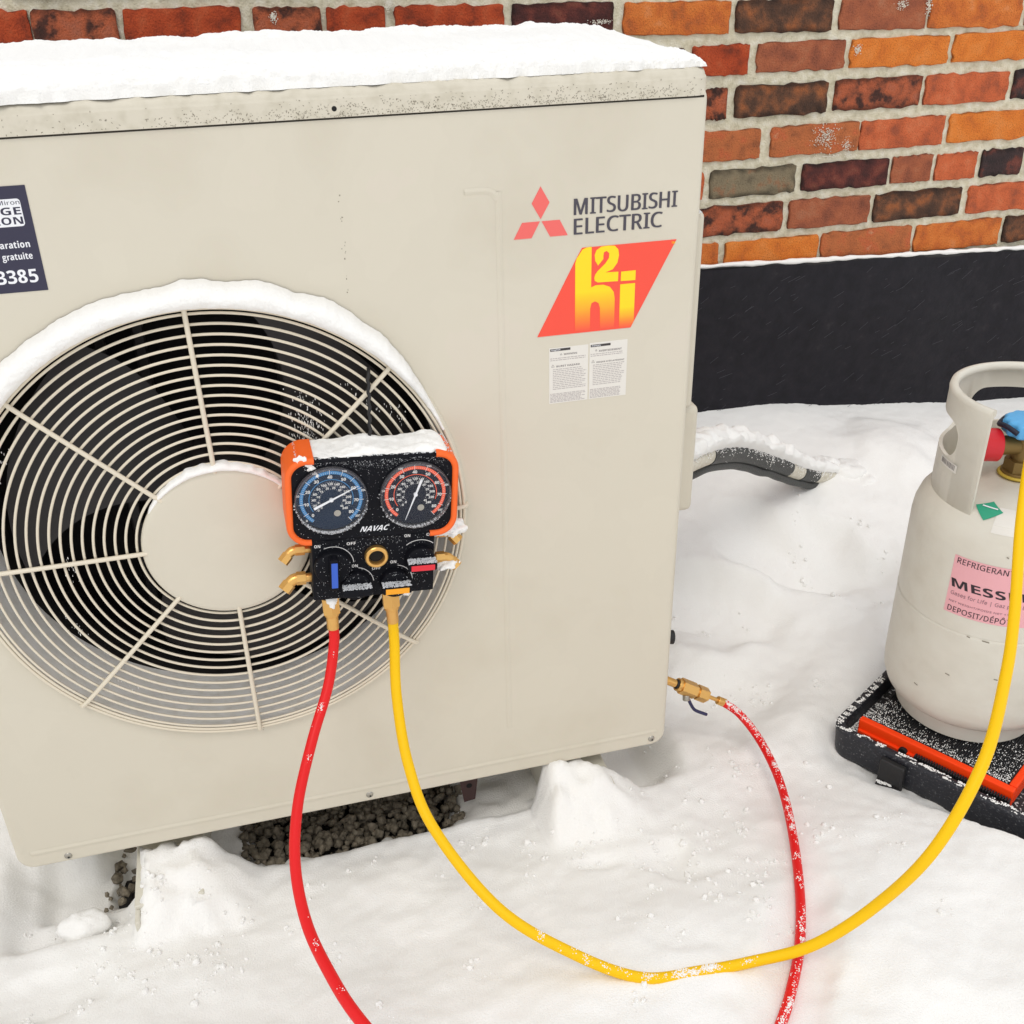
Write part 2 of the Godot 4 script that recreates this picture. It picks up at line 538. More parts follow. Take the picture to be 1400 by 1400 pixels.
func ground(x: float, z: float) -> float:
	var y := -0.07 + 0.095 * ss(0.02, 0.42, z) * (1.0 - 0.25 * ss(0.8, 1.1, x))
	y += 0.17 * (1.0 - ss(-0.85, -0.12, z)) * (1.0 - 0.45 * ss(1.2, 2.1, x))
	var p := Vector3(x, 0, z)
	var calm := 1.0 - 0.6 * (1.0 - ss(-0.8, -0.2, z))
	y += (0.011 * fn.get_noise_2d(x * 4.0, z * 4.0 + 40.0) + 0.0030 * fn.get_noise_2d(x * 12.0, z * 12.0) + 0.0016 * fn.get_noise_2d(x * 36.0, z * 36.0)) * calm + 0.0009 * fn.get_noise_2d(x * 130.0, z * 130.0)
	# trodden places and old steps
	y += dent(x, z, 1.02, -0.14, 0.16, 0.09, 0.5, -0.022) + dent(x, z, 1.2, -0.3, 0.17, 0.10, 0.3, -0.018)
	y += dent(x, z, 0.80, 0.16, 0.03, 0.05, 0.6, -0.014) + dent(x, z, 0.70, 0.13, 0.05, 0.02, 0.2, -0.01)
	y += dent(x, z, 0.03, 0.15, 0.07, 0.05, 0.2, -0.016) + dent(x, z, 1.5, 0.0, 0.2, 0.12, 0.2, -0.02)
	y += dent(x, z, 1.60, -0.66, 0.12, 0.09, 0.4, 0.022)
	y += dent(x, z, 1.28, -0.42, 0.17, 0.075, -0.6, -0.05)
	y += dent(x, z, 1.02, -0.36, 0.17, 0.08, -0.25, -0.05)
	# under the unit the snow thins out
	var inside := in_box(x, z, 0.0, 0.84, -0.40, -0.012, 0.014)
	y = lerpf(y, y - 0.03, inside)
	y -= 0.014 * in_box(x, z, 0.27, 0.52, -0.1, 0.02, 0.05)
	y = lerpf(y, -0.116 + 0.006 * fn.get_noise_2d(x * 25.0, z * 25.0), in_box(x, z, 0.215, 0.645, -0.45, -0.034 - 0.03 * ss(0.5, 0.64, x), 0.032))
	var bare := in_box(x, z, 0.265, 0.555, -0.45, -0.056 + 0.014 * fn.get_noise_2d(x * 30.0, 3.0), 0.03)
	y = lerpf(y, -0.165, bare)
	y = lerpf(y, -0.135, in_box(x, z, 0.765, 0.87, -0.45, -0.03, 0.03))
	y = lerpf(y, -0.135, in_box(x, z, 0.075, 0.125, -0.45, -0.05, 0.02))
	# hollow left of the left foot
	y -= 0.035 * in_box(x, z, -0.03, 0.118, -0.10, 0.045, 0.02)
	# the snow is pressed flat round the scale
	var sv := Vector2(x - 1.103, z + 0.001)
	var s1 := sv.dot(Vector2(0.526, 0.8505))
	var s2 := sv.dot(Vector2(0.8505, -0.526))
	y = lerpf(y, -0.083 + 0.004 * fn.get_noise_2d(x * 30.0, z * 30.0), in_box(s1, s2, -0.012, 0.44, -0.02, 0.34, 0.03))
	# mounds on both feet
	x += 0.006 * fn.get_noise_2d(x * 18.0, z * 18.0) + 0.002 * fn.get_noise_2d(x * 70.0, z * 70.0)
	z += 0.010 * fn.get_noise_2d(x * 22.0 + 50.0, z * 22.0)
	var l := ss(0.126, 0.140, x) * (1.0 - ss(0.20, 0.29, x)) * ss(-0.05, -0.005, z) * (1.0 - ss(0.075, 0.115, z))
	y = lerpf(y, -0.010 - 0.42 * maxf(z - 0.03, 0.0) + 0.006 * fn.get_noise_2d(x * 26.0, z * 26.0) + 0.003 * fn.get_noise_2d(x * 75.0, z * 75.0), l)
	var r := ss(0.645, 0.675, x) * (1.0 - ss(0.71, 0.82, x)) * ss(-0.04, -0.005, z) * (1.0 - ss(0.025, 0.10, z))
	y = lerpf(y, 0.0 - 0.25 * maxf(z - 0.01, 0.0) + 0.009 * fn.get_noise_2d(x * 26.0, z * 26.0) + 0.003 * fn.get_noise_2d(x * 75.0, z * 75.0), r)
	if (x < 0.21 or x > 0.65) and not (x > 0.085 and x < 0.13): y = maxf(y, -0.136)
	# hoses lie in shallow grooves
	if z > -0.12 and z < 0.6 and x > 0.55 and x < 1.06:
		for k in grooves:
			var d := Vector2(x - k.x, z - k.z).length()
			if d < 0.05: y = minf(y, lerpf(k.y - 0.0035, y, ss(0.007, 0.05, d)))
		for k in drifts:
			var d := Vector2(x - k.x, z - k.z).length()
			if d < 0.045: y = maxf(y, lerpf(k.y - 0.0002, y, ss(0.007, 0.040, d)))
	return y

var grooves := PackedVector3Array()
var drifts := PackedVector3Array()

func make_ground() -> void:
	grooves = spline(RED_PATH.slice(10), 5)
	drifts = spline([Vector3(0.690, 0.0252, 0.3665), Vector3(0.712, 0.0228, 0.3672), Vector3(0.732, 0.0212, 0.3682)], 5)
	for p in spline([Vector3(0.5970, 0.050, 0.330), Vector3(0.645, 0.033, 0.356), Vector3(0.786, 0.024, 0.374)], 1): grooves.append(p)
	var xs := PackedFloat32Array([-26, -14, -7, -3.5, -1.8, -1.0, -0.6])
	var x := -0.35
	while x < 2.25:
		xs.append(x)
		x += 0.0066
	xs.append_array(PackedFloat32Array([2.4, 2.8, 3.5, 5.0, 9.0, 16.0, 26.0]))
	var zs := PackedFloat32Array()
	var z := -0.862
	while z < 0.62:
		zs.append(z)
		z += 0.0066
	zs.append_array(PackedFloat32Array([0.75, 1.0, 1.5, 2.5, 5.0, 10.0, 26.0]))
	var v := PackedVector3Array()
	for k in zs:
		for i in xs: v.append(Vector3(i, ground(i, k), k))
	var g := part(self, "snow_ground", from_points(v, xs.size(), zs.size()), M.snow)
	tag(g, "trodden snow lying over the flat roof", "", "", "structure")
	var roof := part(self, "roof", grid(2, 2, func(u: float, w: float) -> Vector3: return Vector3(lerpf(-26, 26, u), -0.152, lerpf(-0.87, 26, w))), M.roof)
	tag(roof, "dark flat roof under the snow and gravel", "", "", "structure")
	# bare gravel under the unit
	var rng := RandomNumberGenerator.new()
	rng.seed = 11
	var kinds := []
	for k in 5: kinds.append(blob(Vector3(k * 3.0, 0, 0), Vector3(1.0, 0.7, 0.85), 0.55, 0.9, 9, 6))
	var st := SurfaceTool.new()
	for i in 2000:
		var px := rng.randf_range(0.22, 0.60) if i > 120 else rng.randf_range(0.07, 0.135)
		var pz := rng.randf_range(-0.34, -0.02)
		var s := rng.randf_range(0.003, 0.0095)
		var k := rng.randi() % 5
		var b := Basis.from_euler(Vector3(rng.randf() * 6, rng.randf() * 6, rng.randf() * 6)).scaled(Vector3.ONE * s)
		st.append_from(kinds[k], 0, Transform3D(b, Vector3(px, -0.142 + rng.randf() * 0.018, pz) - b * Vector3(k * 3.0, 0, 0)))
	var gm := part(self, "gravel", st.commit(), M.gravel)
	tag(gm, "dark gravel left bare of snow below the beige outdoor unit", "gravel", "", "stuff")

# ------------------------------------------------------------------ wall
var brick_shapes := []
func brick_shape(k: int) -> ArrayMesh:
	# unit brick: face 1 x 1 about the origin, z from -1 to 0; x scaled to 0.2, y to 0.05
	var gxs := [0.0, 0.011, 0.05, 0.12, 0.2, 0.28, 0.36, 0.44, 0.52, 0.6, 0.68, 0.76, 0.84, 0.91, 0.955, 0.989, 1.0]
	var gys := [0.0, 0.04, 0.2, 0.4, 0.6, 0.8, 0.96, 1.0]
	var nx := gxs.size()
	var ny := gys.size()
	var v := PackedVector3Array()
	var col := PackedColorArray()
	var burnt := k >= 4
	var rows := ny + 4
	for j in rows:
		for i in nx + 4:
			var fx: float = gxs[clampi(i - 2, 0, nx - 1)]
			var fy: float = gys[clampi(j - 2, 0, ny - 1)]
			var px := fx - 0.5
			var py := fy - 0.5
			var q := Vector3(px * 4.0, py, k * 7.0)
			var ex := minf(fx, 1.0 - fx) * 0.2
			var ey := minf(fy, 1.0 - fy) * 0.05
			var edge := minf(ex, ey)
			var c := Vector3(px + 0.016 * fn.get_noise_3d(q.y * 6.0, q.z, 5.0) * absf(px) * 2.0, py + 0.055 * fn.get_noise_3d(q.x * 1.7, q.z, 9.0 + signf(py) * 3.0) * absf(py) * 2.0 + 0.03 * fn.get_noise_3d(q.x * 7.0, q.z, 2.0 + signf(py) * 3.0) * absf(py) * 2.0, 0)
			# rounded corners
			var cx := maxf(absf(px) - 0.47, 0.0) / 0.03
			var cy := maxf(absf(py) - 0.38, 0.0) / 0.12
			if cx > 0.0 and cy > 0.0:
				var l := sqrt(cx * cx + cy * cy)
				if l > 1.0:
					c.x = signf(px) * (0.47 + 0.03 * cx / l)
					c.y = signf(py) * (0.38 + 0.12 * cy / l)
			var zz := 0.12 * fn.get_noise_3d(q.x * 2.0, q.y * 4.0, q.z) - (0.11 if edge < 0.001 else 0.0) + 0.05 * fn.get_noise_3d(q.x * 9.0, q.y * 14.0, q.z + 2.0)
			if i < 2 or i >= nx + 2 or j < 2 or j >= rows - 2:
				zz = -0.35 if (i == 1 or i == nx + 2 or j == 1 or j == rows - 2) and not (i == 0 or j == 0 or i == nx + 3 or j == rows - 1) else -1.0
				c.x *= 1.004
				c.y *= 1.02
			c.z = zz
			v.append(c)
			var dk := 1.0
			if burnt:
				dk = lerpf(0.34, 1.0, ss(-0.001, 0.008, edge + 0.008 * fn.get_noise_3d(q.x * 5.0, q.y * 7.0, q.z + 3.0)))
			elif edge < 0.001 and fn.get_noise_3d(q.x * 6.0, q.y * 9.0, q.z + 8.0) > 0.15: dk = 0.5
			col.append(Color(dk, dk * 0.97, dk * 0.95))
	return from_points(v, nx + 4, rows, false, col)

func make_wall() -> void:
	var w := thing("brick_wall", Vector3(0.6, -0.2, -0.86), "old brick wall of mixed orange, red and charred bricks with grey mortar", "wall")
	# mortar, slightly uneven, paler with lime in places
	var nx := 150
	var ny := 60
	var v := PackedVector3Array()
	var col := PackedColorArray()
	for j in ny:
		for i in nx:
			var p := Vector3(lerpf(-1.2, 2.8, float(i) / (nx - 1)), lerpf(-0.2, 1.15, float(j) / (ny - 1)), -0.8545)
			p.z += 0.0022 * fbm(p, 30.0, 2)
			v.append(p)
			var k := in_box(p.x, p.y, 1.15, 1.46, 0.55, 0.83, 0.06) * ss(-0.35, 0.35, fbm(p, 9.0, 3) * 2.0)
			k = maxf(k, 0.7 * in_box(p.x, p.y, 1.44, 1.54, 0.78, 0.84, 0.03))
			col.append(Color(1, 1, 1).lerp(Color(1.2, 1.25, 1.38), k))
	part(w, "mortar", from_points(v, nx, ny, false, col), M.mortar)
	part(w, "wall_core", rbox(Vector3(8.0, 1.75, 0.3), 0.004, Vector3(0.6, 0.575, -1.012)), M.mortar)
	for k in 8: brick_shapes.append(brick_shape(k))
	var rng := RandomNumberGenerator.new()
	rng.seed = 5
	var rows := [
		[0.866, 0.814, "A", [0.007, 0.107, "red", 0.11, 0.233, "charred", 0.243, 0.42, "red", 0.438, 0.545, "charred", 0.554, 0.649, "red", 0.665, 0.849, "red", 0.863, 1.043, "maroon", 1.062, 1.261, "orange", 1.273, 1.462, "dark", 1.478, 1.657, "redbrown", 1.662, 1.859, "orange"]],
		[0.797, 0.747, "B", [1.193, 1.303, "red", 1.32, 1.497, "redbrown", 1.508, 1.714, "bright", 1.725, 1.936, "bright"]],
		[0.727, 0.673, "C", [1.217, 1.267, "charred", 1.283, 1.47, "dark", 1.485, 1.668, "charred", 1.678, 1.861, "redorange", 1.873, 2.068, "black"]],
		[0.652, 0.598, "D", [1.17, 1.342, "tan", 1.363, 1.548, "tan", 1.552, 1.735, "redorange", 1.745, 1.955, "bright"]],
		[0.579, 0.528, "E", [1.245, 1.423, "grey", 1.437, 1.624, "maroon", 1.632, 1.721, "redbrown", 1.731, 1.823, "redorange", 1.834, 1.93, "black"]],
		[0.511, 0.456, "F", [1.213, 1.404, "charred", 1.417, 1.593, "redbrown", 1.605, 1.803, "dark", 1.819, 2.02, "redorange"]],
		[0.441, 0.386, "G", [1.108, 1.273, "orange", 1.286, 1.488, "bright", 1.497, 1.700, "tan", 1.710, 1.911, "orange", 1.92, 2.11, "dark"]],
		[0.936, 0.885, "H", []], [1.005, 0.954, "I", []], [1.074, 1.023, "J", []],
	]
	var any := ["orange", "red", "charred", "tan", "redbrown", "dark", "redorange", "bright", "maroon"]
	for r in rows:
		var list: Array = r[3].duplicate()
		var x0: float = list[0] if list.size() else 0.9
		var x1: float = list[list.size() - 2] if list.size() else 0.89
		var x := x0 - 0.014
		while x > -0.75:
			var l := rng.randf_range(0.178, 0.196)
			list.append_array([x - l, x, any[rng.randi() % any.size()]])
			x -= l + 0.014
		x = x1 + 0.013
		while x < 2.45:
			var l := rng.randf_range(0.178, 0.196)
			list.append_array([x, x + l, any[rng.randi() % any.size()]])
			x += l + 0.014
		for i in range(0, list.size(), 3):
			var a: float = list[i]
			var b: float = list[i + 1]
			var kind: String = list[i + 2]
			var cx := (a + b) * 0.5
			var cy: float = (r[0] + r[1]) * 0.5 + rng.randf_range(-0.0012, 0.0012)
			if r[2] in ["A", "H", "I", "J"]: cy -= 0.021 * (cx - 1.4)
			var burnt: bool = kind in ["charred", "dark", "black", "grey", "maroon"]
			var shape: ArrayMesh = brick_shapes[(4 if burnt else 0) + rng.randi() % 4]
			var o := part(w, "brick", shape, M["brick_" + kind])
			var flip := -1.0 if rng.randf() < 0.5 else 1.0
			o.transform = Transform3D(Basis(Vector3(0, 0, 1), rng.randf_range(-0.006, 0.006) - (0.02 if r[2] == "A" else 0.0)) * Basis.from_scale(Vector3((b - a) * flip, (r[0] - r[1]) * flip, 0.012)), Vector3(cx, cy, -0.849 + rng.randf_range(-0.001, 0.0015)) - w.position)
	var lime := []
	for q in [[1.475, 0.628, 0.022, 0.020, 170], [1.522, 0.610, 0.010, 0.012, 50], [1.60, 0.852, 0.012, 0.008, 60], [1.655, 0.85, 0.006, 0.016, 70], [1.02, 0.845, 0.02, 0.004, 60], [1.52, 0.780, 0.008, 0.008, 60], [0.47, 0.872, 0.006, 0.007, 90], [0.655, 0.886, 0.006, 0.012, 120], [1.49, 0.592, 0.05, 0.004, 60]]:
		for i in int(q[4] * 1.3):
			lime.append(Transform3D(Basis(Vector3(0, 0, 1), rng.randf() * 3.0) * Basis.from_scale(Vector3(rng.randf_range(0.0003, 0.0011), rng.randf_range(0.0002, 0.0006), 1.0)), Vector3(q[0] + rng.randfn(0, 0.5) * q[2], q[1] + rng.randfn(0, 0.5) * q[3], -0.8468) - w.position))
	scatter(w, "lime_flecks", lime, rbox(Vector3(2, 2, 0.0016), 0.0004), mat(226, 220, 206, 0.9))
	# black membrane turned up against the wall
	var fl := thing("wall_flashing", Vector3(0.8, -0.1, -0.84), "black roofing membrane turned up along the foot of the brick wall", "flashing")
	var top := func(x2: float) -> float: return 0.397 - 0.036 * (x2 - 1.24)
	var ms := func(u: float, w2: float) -> Vector3:
		var x2 := lerpf(-1.2, 2.8, u)
		var y2: float = lerpf(-0.14, top.call(x2), w2)
		return Vector3(x2, y2, -0.834 + 0.007 * fn.get_noise_2d(x2 * 3.2, y2 * 4.0) + 0.0012 * fn.get_noise_2d(x2 * 14.0, y2 * 9.0) + 0.006 * (1.0 - w2))
	part(fl, "membrane", grid(240, 40, ms), M.membrane)
	var edge := PackedVector3Array()
	for i in 41:
		var x3 := lerpf(-1.2, 2.8, i / 40.0)
		edge.append(Vector3(x3, top.call(x3) - 0.001, -0.842))
	part(fl, "termination_bar", tube(edge, 0.006, 10), M.black)
	# scratches of frost on the membrane
	var sc := []
	var one := rbox(Vector3(1, 0.0007, 0.0004), 0.0001)
	for i in 130:
		var sx := rng.randf_range(1.2, 2.1)
		var sy := rng.randf_range(0.06, 0.37)
		sc.append(Transform3D(Basis(Vector3(0, 0, 1), rng.randf_range(0.25, 0.75)) * Basis.from_scale(Vector3(rng.randf_range(0.004, 0.03), 1, 1)), Vector3(sx, sy, -0.8275 + 0.006 * (1.0 - (sy + 0.14) / 0.53)) - fl.position))
	scatter(fl, "frost_scratches", sc, one, mat(66, 64, 70, 0.9))
	# snow along its top edge
	var sp := PackedVector3Array()
	var rad := PackedFloat32Array()
	for i in 500:
		var x4 := lerpf(-1.2, 2.8, i / 499.0)
		sp.append(Vector3(x4, top.call(x4) + 0.0050 + 0.0015 * fn.get_noise_2d(x4 * 30.0, 1.0), -0.8385))
		rad.append(0.0046 + 0.0020 * fn.get_noise_2d(x4 * 22.0, 7.0))
	snow_thing("snow_strip", tube(sp, 0.008, 8, rad), "thin strip of snow on the top edge of the black membrane")

# ------------------------------------------------------------------ outdoor unit
func loop_xy(c: Vector2, r: float, z: float, n := 160) -> PackedVector3Array:
	var o := PackedVector3Array()
	for i in n + 1:
		var a := TAU * i / n
		o.append(Vector3(c.x + r * cos(a), c.y + r * sin(a), z))
	return o

func ring(c: Vector2, r: float, z: float, wire: float, n := 160, seg := 8) -> ArrayMesh:
	var v := PackedVector3Array()
	for k in seg:
		var b := TAU * k / seg
		for i in n:
			var a := TAU * i / n
			var q := r + wire * cos(b)
			v.append(Vector3(c.x + q * cos(a), c.y + q * sin(a), z + wire * sin(b)))
	v.append_array(v.slice(0, n))
	return from_points(v, n, seg + 1, true)

func ridge(path: Array, width: float, height: float) -> ArrayMesh:
	var pts := spline(path, 6)
	var v := PackedVector3Array()
	var n := pts.size()
	for k in 7:
		for i in n:
			var t := (pts[mini(i + 1, n - 1)] - pts[maxi(i - 1, 0)]).normalized()
			var side := Vector3(-t.y, t.x, 0)
			var s := (k - 3) / 3.0
			v.append(pts[i] + side * s * width * 0.5 + Vector3(0, 0, height * (0.5 + 0.5 * cos(s * PI)) + 0.00015))
	return from_points(v, n, 7)

func make_unit() -> void:
	var u := thing("heat_pump", Vector3(0.42, 0, -0.165), "large beige outdoor heat pump unit with round fan grille and red stickers", "heat pump")
	var H := 0.8600
	# front panel with a round opening
	var hole := 0.2605
	var path := rr_path(0.84 - 0.014, H - 0.010, 0.013, 10, 44)
	var v := PackedVector3Array()
	var cen := Vector2(0.42, H * 0.5)
	var n := path.size()
	for q in path:
		var d := (q + cen - FAN).normalized()
		v.append(Vector3(FAN.x + d.x * hole, FAN.y + d.y * hole, 0.0))
	for q in path: v.append(Vector3(q.x + cen.x, q.y + cen.y, 0.0))
	for k in range(0, 7):
		var a := k / 6.0 * PI / 2
		var ins := 0.007 * (1.0 - sin(a))
		var pz := -0.007 * (1.0 - cos(a))
		var pp := rr_path(0.84 - 2 * ins, H - 2 * ins * 0.6 + 0.0, 0.02 - ins, 10, 44)
		for q in pp: v.append(Vector3(q.x + cen.x, q.y + cen.y, pz))
	for q in rr_path(0.84, H, 0.02, 10, 44): v.append(Vector3(q.x + cen.x, q.y + cen.y, -0.03))
	var fp := part(u, "front_panel", from_points(v, n, 10, true), M.cream)
	part(fp, "panel_seam", ridge([Vector3(0.585, 0.7685, 0), Vector3(0.604, 0.7685, 0), Vector3(0.613, 0.766, 0), Vector3(0.6185, 0.758, 0), Vector3(0.6195, 0.745, 0), Vector3(0.619, 0.5, 0), Vector3(0.618, 0.08, 0)], 0.007, 0.0008), M.cream)
	part(fp, "panel_fold", ridge([Vector3(0.018, 0.0245, 0), Vector3(0.4, 0.0245, 0), Vector3(0.826, 0.0245, 0)], 0.009, 0.0010), M.cream)
	# body
	part(u, "side_panel", rbox(Vector3(0.004, H - 0.01, 0.30), 0.001, Vector3(0.0025, H / 2, -0.179)), M.cream)
	part(u, "side_panel", rbox(Vector3(0.004, H - 0.01, 0.30), 0.001, Vector3(0.8375, H / 2, -0.179)), M.cream)
	part(u, "back_panel", rbox(Vector3(0.83, H - 0.02, 0.004), 0.001, Vector3(0.42, H / 2, -0.33)), M.void)
	part(u, "base_pan", rbox(Vector3(0.83, 0.006, 0.30), 0.001, Vector3(0.42, 0.008, -0.178)), M.cream)
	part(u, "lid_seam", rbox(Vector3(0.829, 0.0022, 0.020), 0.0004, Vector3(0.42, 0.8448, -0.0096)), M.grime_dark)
	# lid: rolled edge above a flat lip
	var lv := PackedVector3Array()
	var lp := [Vector2(0.0025, 0.8458), Vector2(-0.0015, 0.8458), Vector2(-0.0015, 0.8458), Vector2(-0.0015, 0.8612), Vector2(-0.0012, 0.8628), Vector2(-0.0002, 0.8640), Vector2(-0.0002, 0.8652), Vector2(0.0010, 0.8685), Vector2(0.0035, 0.8708), Vector2(0.0075, 0.8720), Vector2(0.02, 0.8722), Vector2(0.15, 0.8724)]
	var ln := 0
	for q in lp:
		var pp := rr_path(0.84 - 2 * q.x, 0.334 - 2 * q.x, 0.02, 10, 1)
		ln = pp.size()
		for k in pp: lv.append(Vector3(k.x + 0.42, q.y, -k.y - 0.166))
	for k in ln: lv.append(Vector3(0.42, 0.8724, -0.166))
	var lid := part(u, "lid", from_points(lv, ln, lp.size() + 1, true), M.lid)
	var gx := []
	var gr := RandomNumberGenerator.new()
	gr.seed = 14
	for i in 3000:
		var px := gr.randf_range(0.01, 0.83)
		var py := 0.8462 + minf(absf(gr.randfn(0.0, 0.0065)), 0.0165)
		var dens := 0.12 + 0.88 * ss(0.15, 0.6, px) * (1.0 - 0.7 * ss(0.78, 0.83, px))
		dens *= 0.35 + 0.65 * ss(-0.2, 0.3, fn.get_noise_2d(px * 40.0, py * 150.0))
		if gr.randf() > dens: continue
		gx.append(Transform3D(Basis(Vector3(0, 0, 1), gr.randf() * 3.0) * Basis.from_scale(Vector3(gr.randf_range(0.0002, 0.0008), gr.randf_range(0.00015, 0.00038), 1.0)), Vector3(px, py, 0.00262) - u.position))
	scatter(u, "grime_flecks", gx, rbox(Vector3(2, 2, 0.0001), 0.00002), M.grime)
	# screws
	for s in [Vector2(0.429, 0.0125), Vector2(0.819, 0.0125), Vector2(0.058, 0.0105)]:
		var sc := part(u, "screw", joined([[lathe([Vector2(0, 0.0022), Vector2(0.0025, 0.0021), Vector2(0.0042, 0.0012), Vector2(0.0048, 0)], 20), Transform3D(Basis(Vector3.RIGHT, PI / 2), Vector3(s.x, s.y, 0.0))]]), M.screw)
		part(sc, "recess", disc(s - Vector2(-0.0006, 0.0008), 0.0013, 0.0026, 12), M.dark)
	var ls := part(lid, "screw_boss", annulus(Vector2(0.465, 0.8535), 0.0022, 0.006, 0.0029, 0, TAU, 28), M.cream)
	part(lid, "screw_hole", disc(Vector2(0.465, 0.8535), 0.0024, 0.0031, 16), M.dark)
	# bell mouth and fan well
	var bm := []
	for q in [Vector2(0.2600, 0.0045), Vector2(0.2588, 0.0030), Vector2(0.2570, -0.006), Vector2(0.2550, -0.020), Vector2(0.2535, -0.045), Vector2(0.2525, -0.070), Vector2(0.2515, -0.092)]: bm.append(q)
	var upright := Transform3D(Basis(Vector3.RIGHT, PI / 2), Vector3(FAN.x, FAN.y, 0))
	part(u, "fan_mouth", joined([[lathe(bm, 128), upright]]), M.mouth)
	part(u, "mouth_lip", joined([[lathe([Vector2(0.2672, -0.001), Vector2(0.2668, 0.0015), Vector2(0.2652, 0.0038), Vector2(0.2628, 0.0052), Vector2(0.2600, 0.0045)], 128), upright]]), M.cream)
	part(u, "fan_well", joined([[lathe([Vector2(0.2515, -0.092), Vector2(0.2515, -0.14), Vector2(0.28, -0.14), Vector2(0.28, -0.14), Vector2(0.28, -0.27), Vector2(0.28, -0.27), Vector2(0, -0.27)], 96), upright]]), M.void)
	for bx in [0.19, 0.235, 0.395, 0.44]:
		part(u, "motor_strut", rbox(Vector3(0.014, 0.53, 0.012), 0.003, Vector3(bx, FAN.y, -0.225)), M.fan)
	var fan := part(u, "fan", joined([[lathe([Vector2(0, -0.05), Vector2(0.05, -0.052), Vector2(0.062, -0.06), Vector2(0.064, -0.13)], 40), upright]]), M.fan)
	for k in 3:
		var a0 := deg_to_rad(20.0 + 120.0 * k)
		var bl := func(s: float, t: float) -> Vector3:
			var r := lerpf(0.058, 0.230, s)
			var span := lerpf(0.9, 1.25, s)
			var a := a0 + (t - 0.5) * span + 0.35 * s * s
			return Vector3(FAN.x + r * cos(a), FAN.y + r * sin(a), -0.125 + 0.05 * t + 0.012 * sin(t * PI))
		part(fan, "blade", grid(18, 18, bl), M.fan)
	# guard: rings, spokes, hub plate
	var hub_shift := Transform3D(Basis(Vector3.RIGHT, PI / 2), Vector3(FAN.x, FAN.y, -0.009))
	var hub_prof := [Vector2(0, 0.0285), Vector2(0.028, 0.0283), Vector2(0.031, 0.0272), Vector2(0.06, 0.0268), Vector2(0.081, 0.0258), Vector2(0.0868, 0.0242), Vector2(0.0886, 0.0215), Vector2(0.0870, 0.019), Vector2(0.07, 0.018)]
	var guard := part(u, "fan_guard", joined([[lathe(hub_prof, 96), hub_shift]]), M.cream)
	for k in 16:
		var r := 0.0930 + 0.01065 * k
		var z := 0.0100 - 0.002 * ss(0.2, 0.26, r)
		part(guard, "ring", ring(FAN, r, z, 0.00148), M.cream_wire)
	part(guard, "ring", ring(FAN, 0.2575, 0.0078, 0.0017), M.cream_wire)
	part(guard, "ring", ring(FAN, 0.2618, 0.0070, 0.0019), M.cream_wire)
	for k in 8:
		var a := deg_to_rad(45.0 * k + [0, -2, 1, 0, 0, 0, 0, 3][k])
		var d := Vector2(cos(a), sin(a))
		var sp := []
		for q in [[0.083, 0.0142], [0.12, 0.0140], [0.2, 0.0135], [0.245, 0.0122], [0.259, 0.0105], [0.2645, 0.0075], [0.2655, 0.003]]: sp.append(Vector3(FAN.x + d.x * q[0], FAN.y + d.y * q[0], q[1]))
		part(guard, "spoke", tube(spline(sp, 4), 0.0026, 8), M.cream_wire)
	# frost stuck to the grille
	var frost := []
	var fr := RandomNumberGenerator.new()
	fr.seed = 3
	for q in [[56.0, 0.178, 40], [52.0, 0.160, 90], [48.0, 0.145, 90], [44.0, 0.215, 24], [183.0, 0.165, 22], [205.0, 0.19, 14], [228.0, 0.22, 26], [150.0, 0.235, 16], [33.0, 0.23, 30]]:
		for i in q[2]:
			var an := deg_to_rad(q[0] + fr.randfn(0, 3.5))
			var r: float = q[1] + fr.randfn(0, 0.004)
			frost.append(Transform3D(Basis.from_scale(Vector3(fr.randf_range(0.0002, 0.0005), fr.randf_range(0.0004, 0.0020), 0.0004)), Vector3(FAN.x + r * cos(an), FAN.y + r * sin(an), fr.randf_range(0.004, 0.0105)) - u.position))
	var fl := SphereMesh.new()
	fl.radius = 1.0
	fl.height = 2.0
	fl.radial_segments = 6
	fl.rings = 4
	scatter(u, "frost", frost, fl, M.snow)
	# stains: a rusty drip line and dirt at the foot of the fan ring
	var stain := []
	for i in 46:
		var sp2 := Vector2(0.4625 + fr.randfn(0, 0.0008), 0.785 - fr.randf() * 0.11) if i < 16 else Vector2(0.312 + fr.randfn(0, 0.008), 0.1555 + fr.randfn(0, 0.0022))
		stain.append(Transform3D(Basis.from_scale(Vector3(fr.randf_range(0.0002, 0.0006), fr.randf_range(0.0002, 0.0009), 1.0)), Vector3(sp2.x, sp2.y, 0.00012) - u.position))
	scatter(u, "stain_marks", stain, rbox(Vector3(2, 2, 0.0001), 0.00002), M.grime)
	# print on the panel
	var logo := part(u, "diamond_emblem", joined([
		prism(dia([-0.8, 34.6, 8.6, 18.2, -0.8, 2.0, -10.2, 18.2]), 0, 0.0004),
		prism(dia([-1.6, -0.2, -10.6, -16.6, -29.4, -16.6, -20.4, -0.2]), 0, 0.0004),
		prism(dia([0.2, -0.2, 19.4, -0.2, 28.2, -16.6, 9.2, -16.6]), 0, 0.0004)]), M.red_print)
	part(logo, "maker_lettering", joined([semibold("MITSUBISHI", 0.6988, 0.7370, 0.8114, 0.7536), semibold("ELECTRIC", 0.6990, 0.7172, 0.7956, 0.7334)]), M.grey_print)
	var so := Vector2(0.740, 0.650)
	var sticker := part(u, "red_slanted_sticker", prism(mm(so, [73.3, 52.8, -32.0, 52.8, -39.1, 40.3, -81.0, -39.4, 25.0, -39.8]), 0, 0.0005), M.sticker_red)
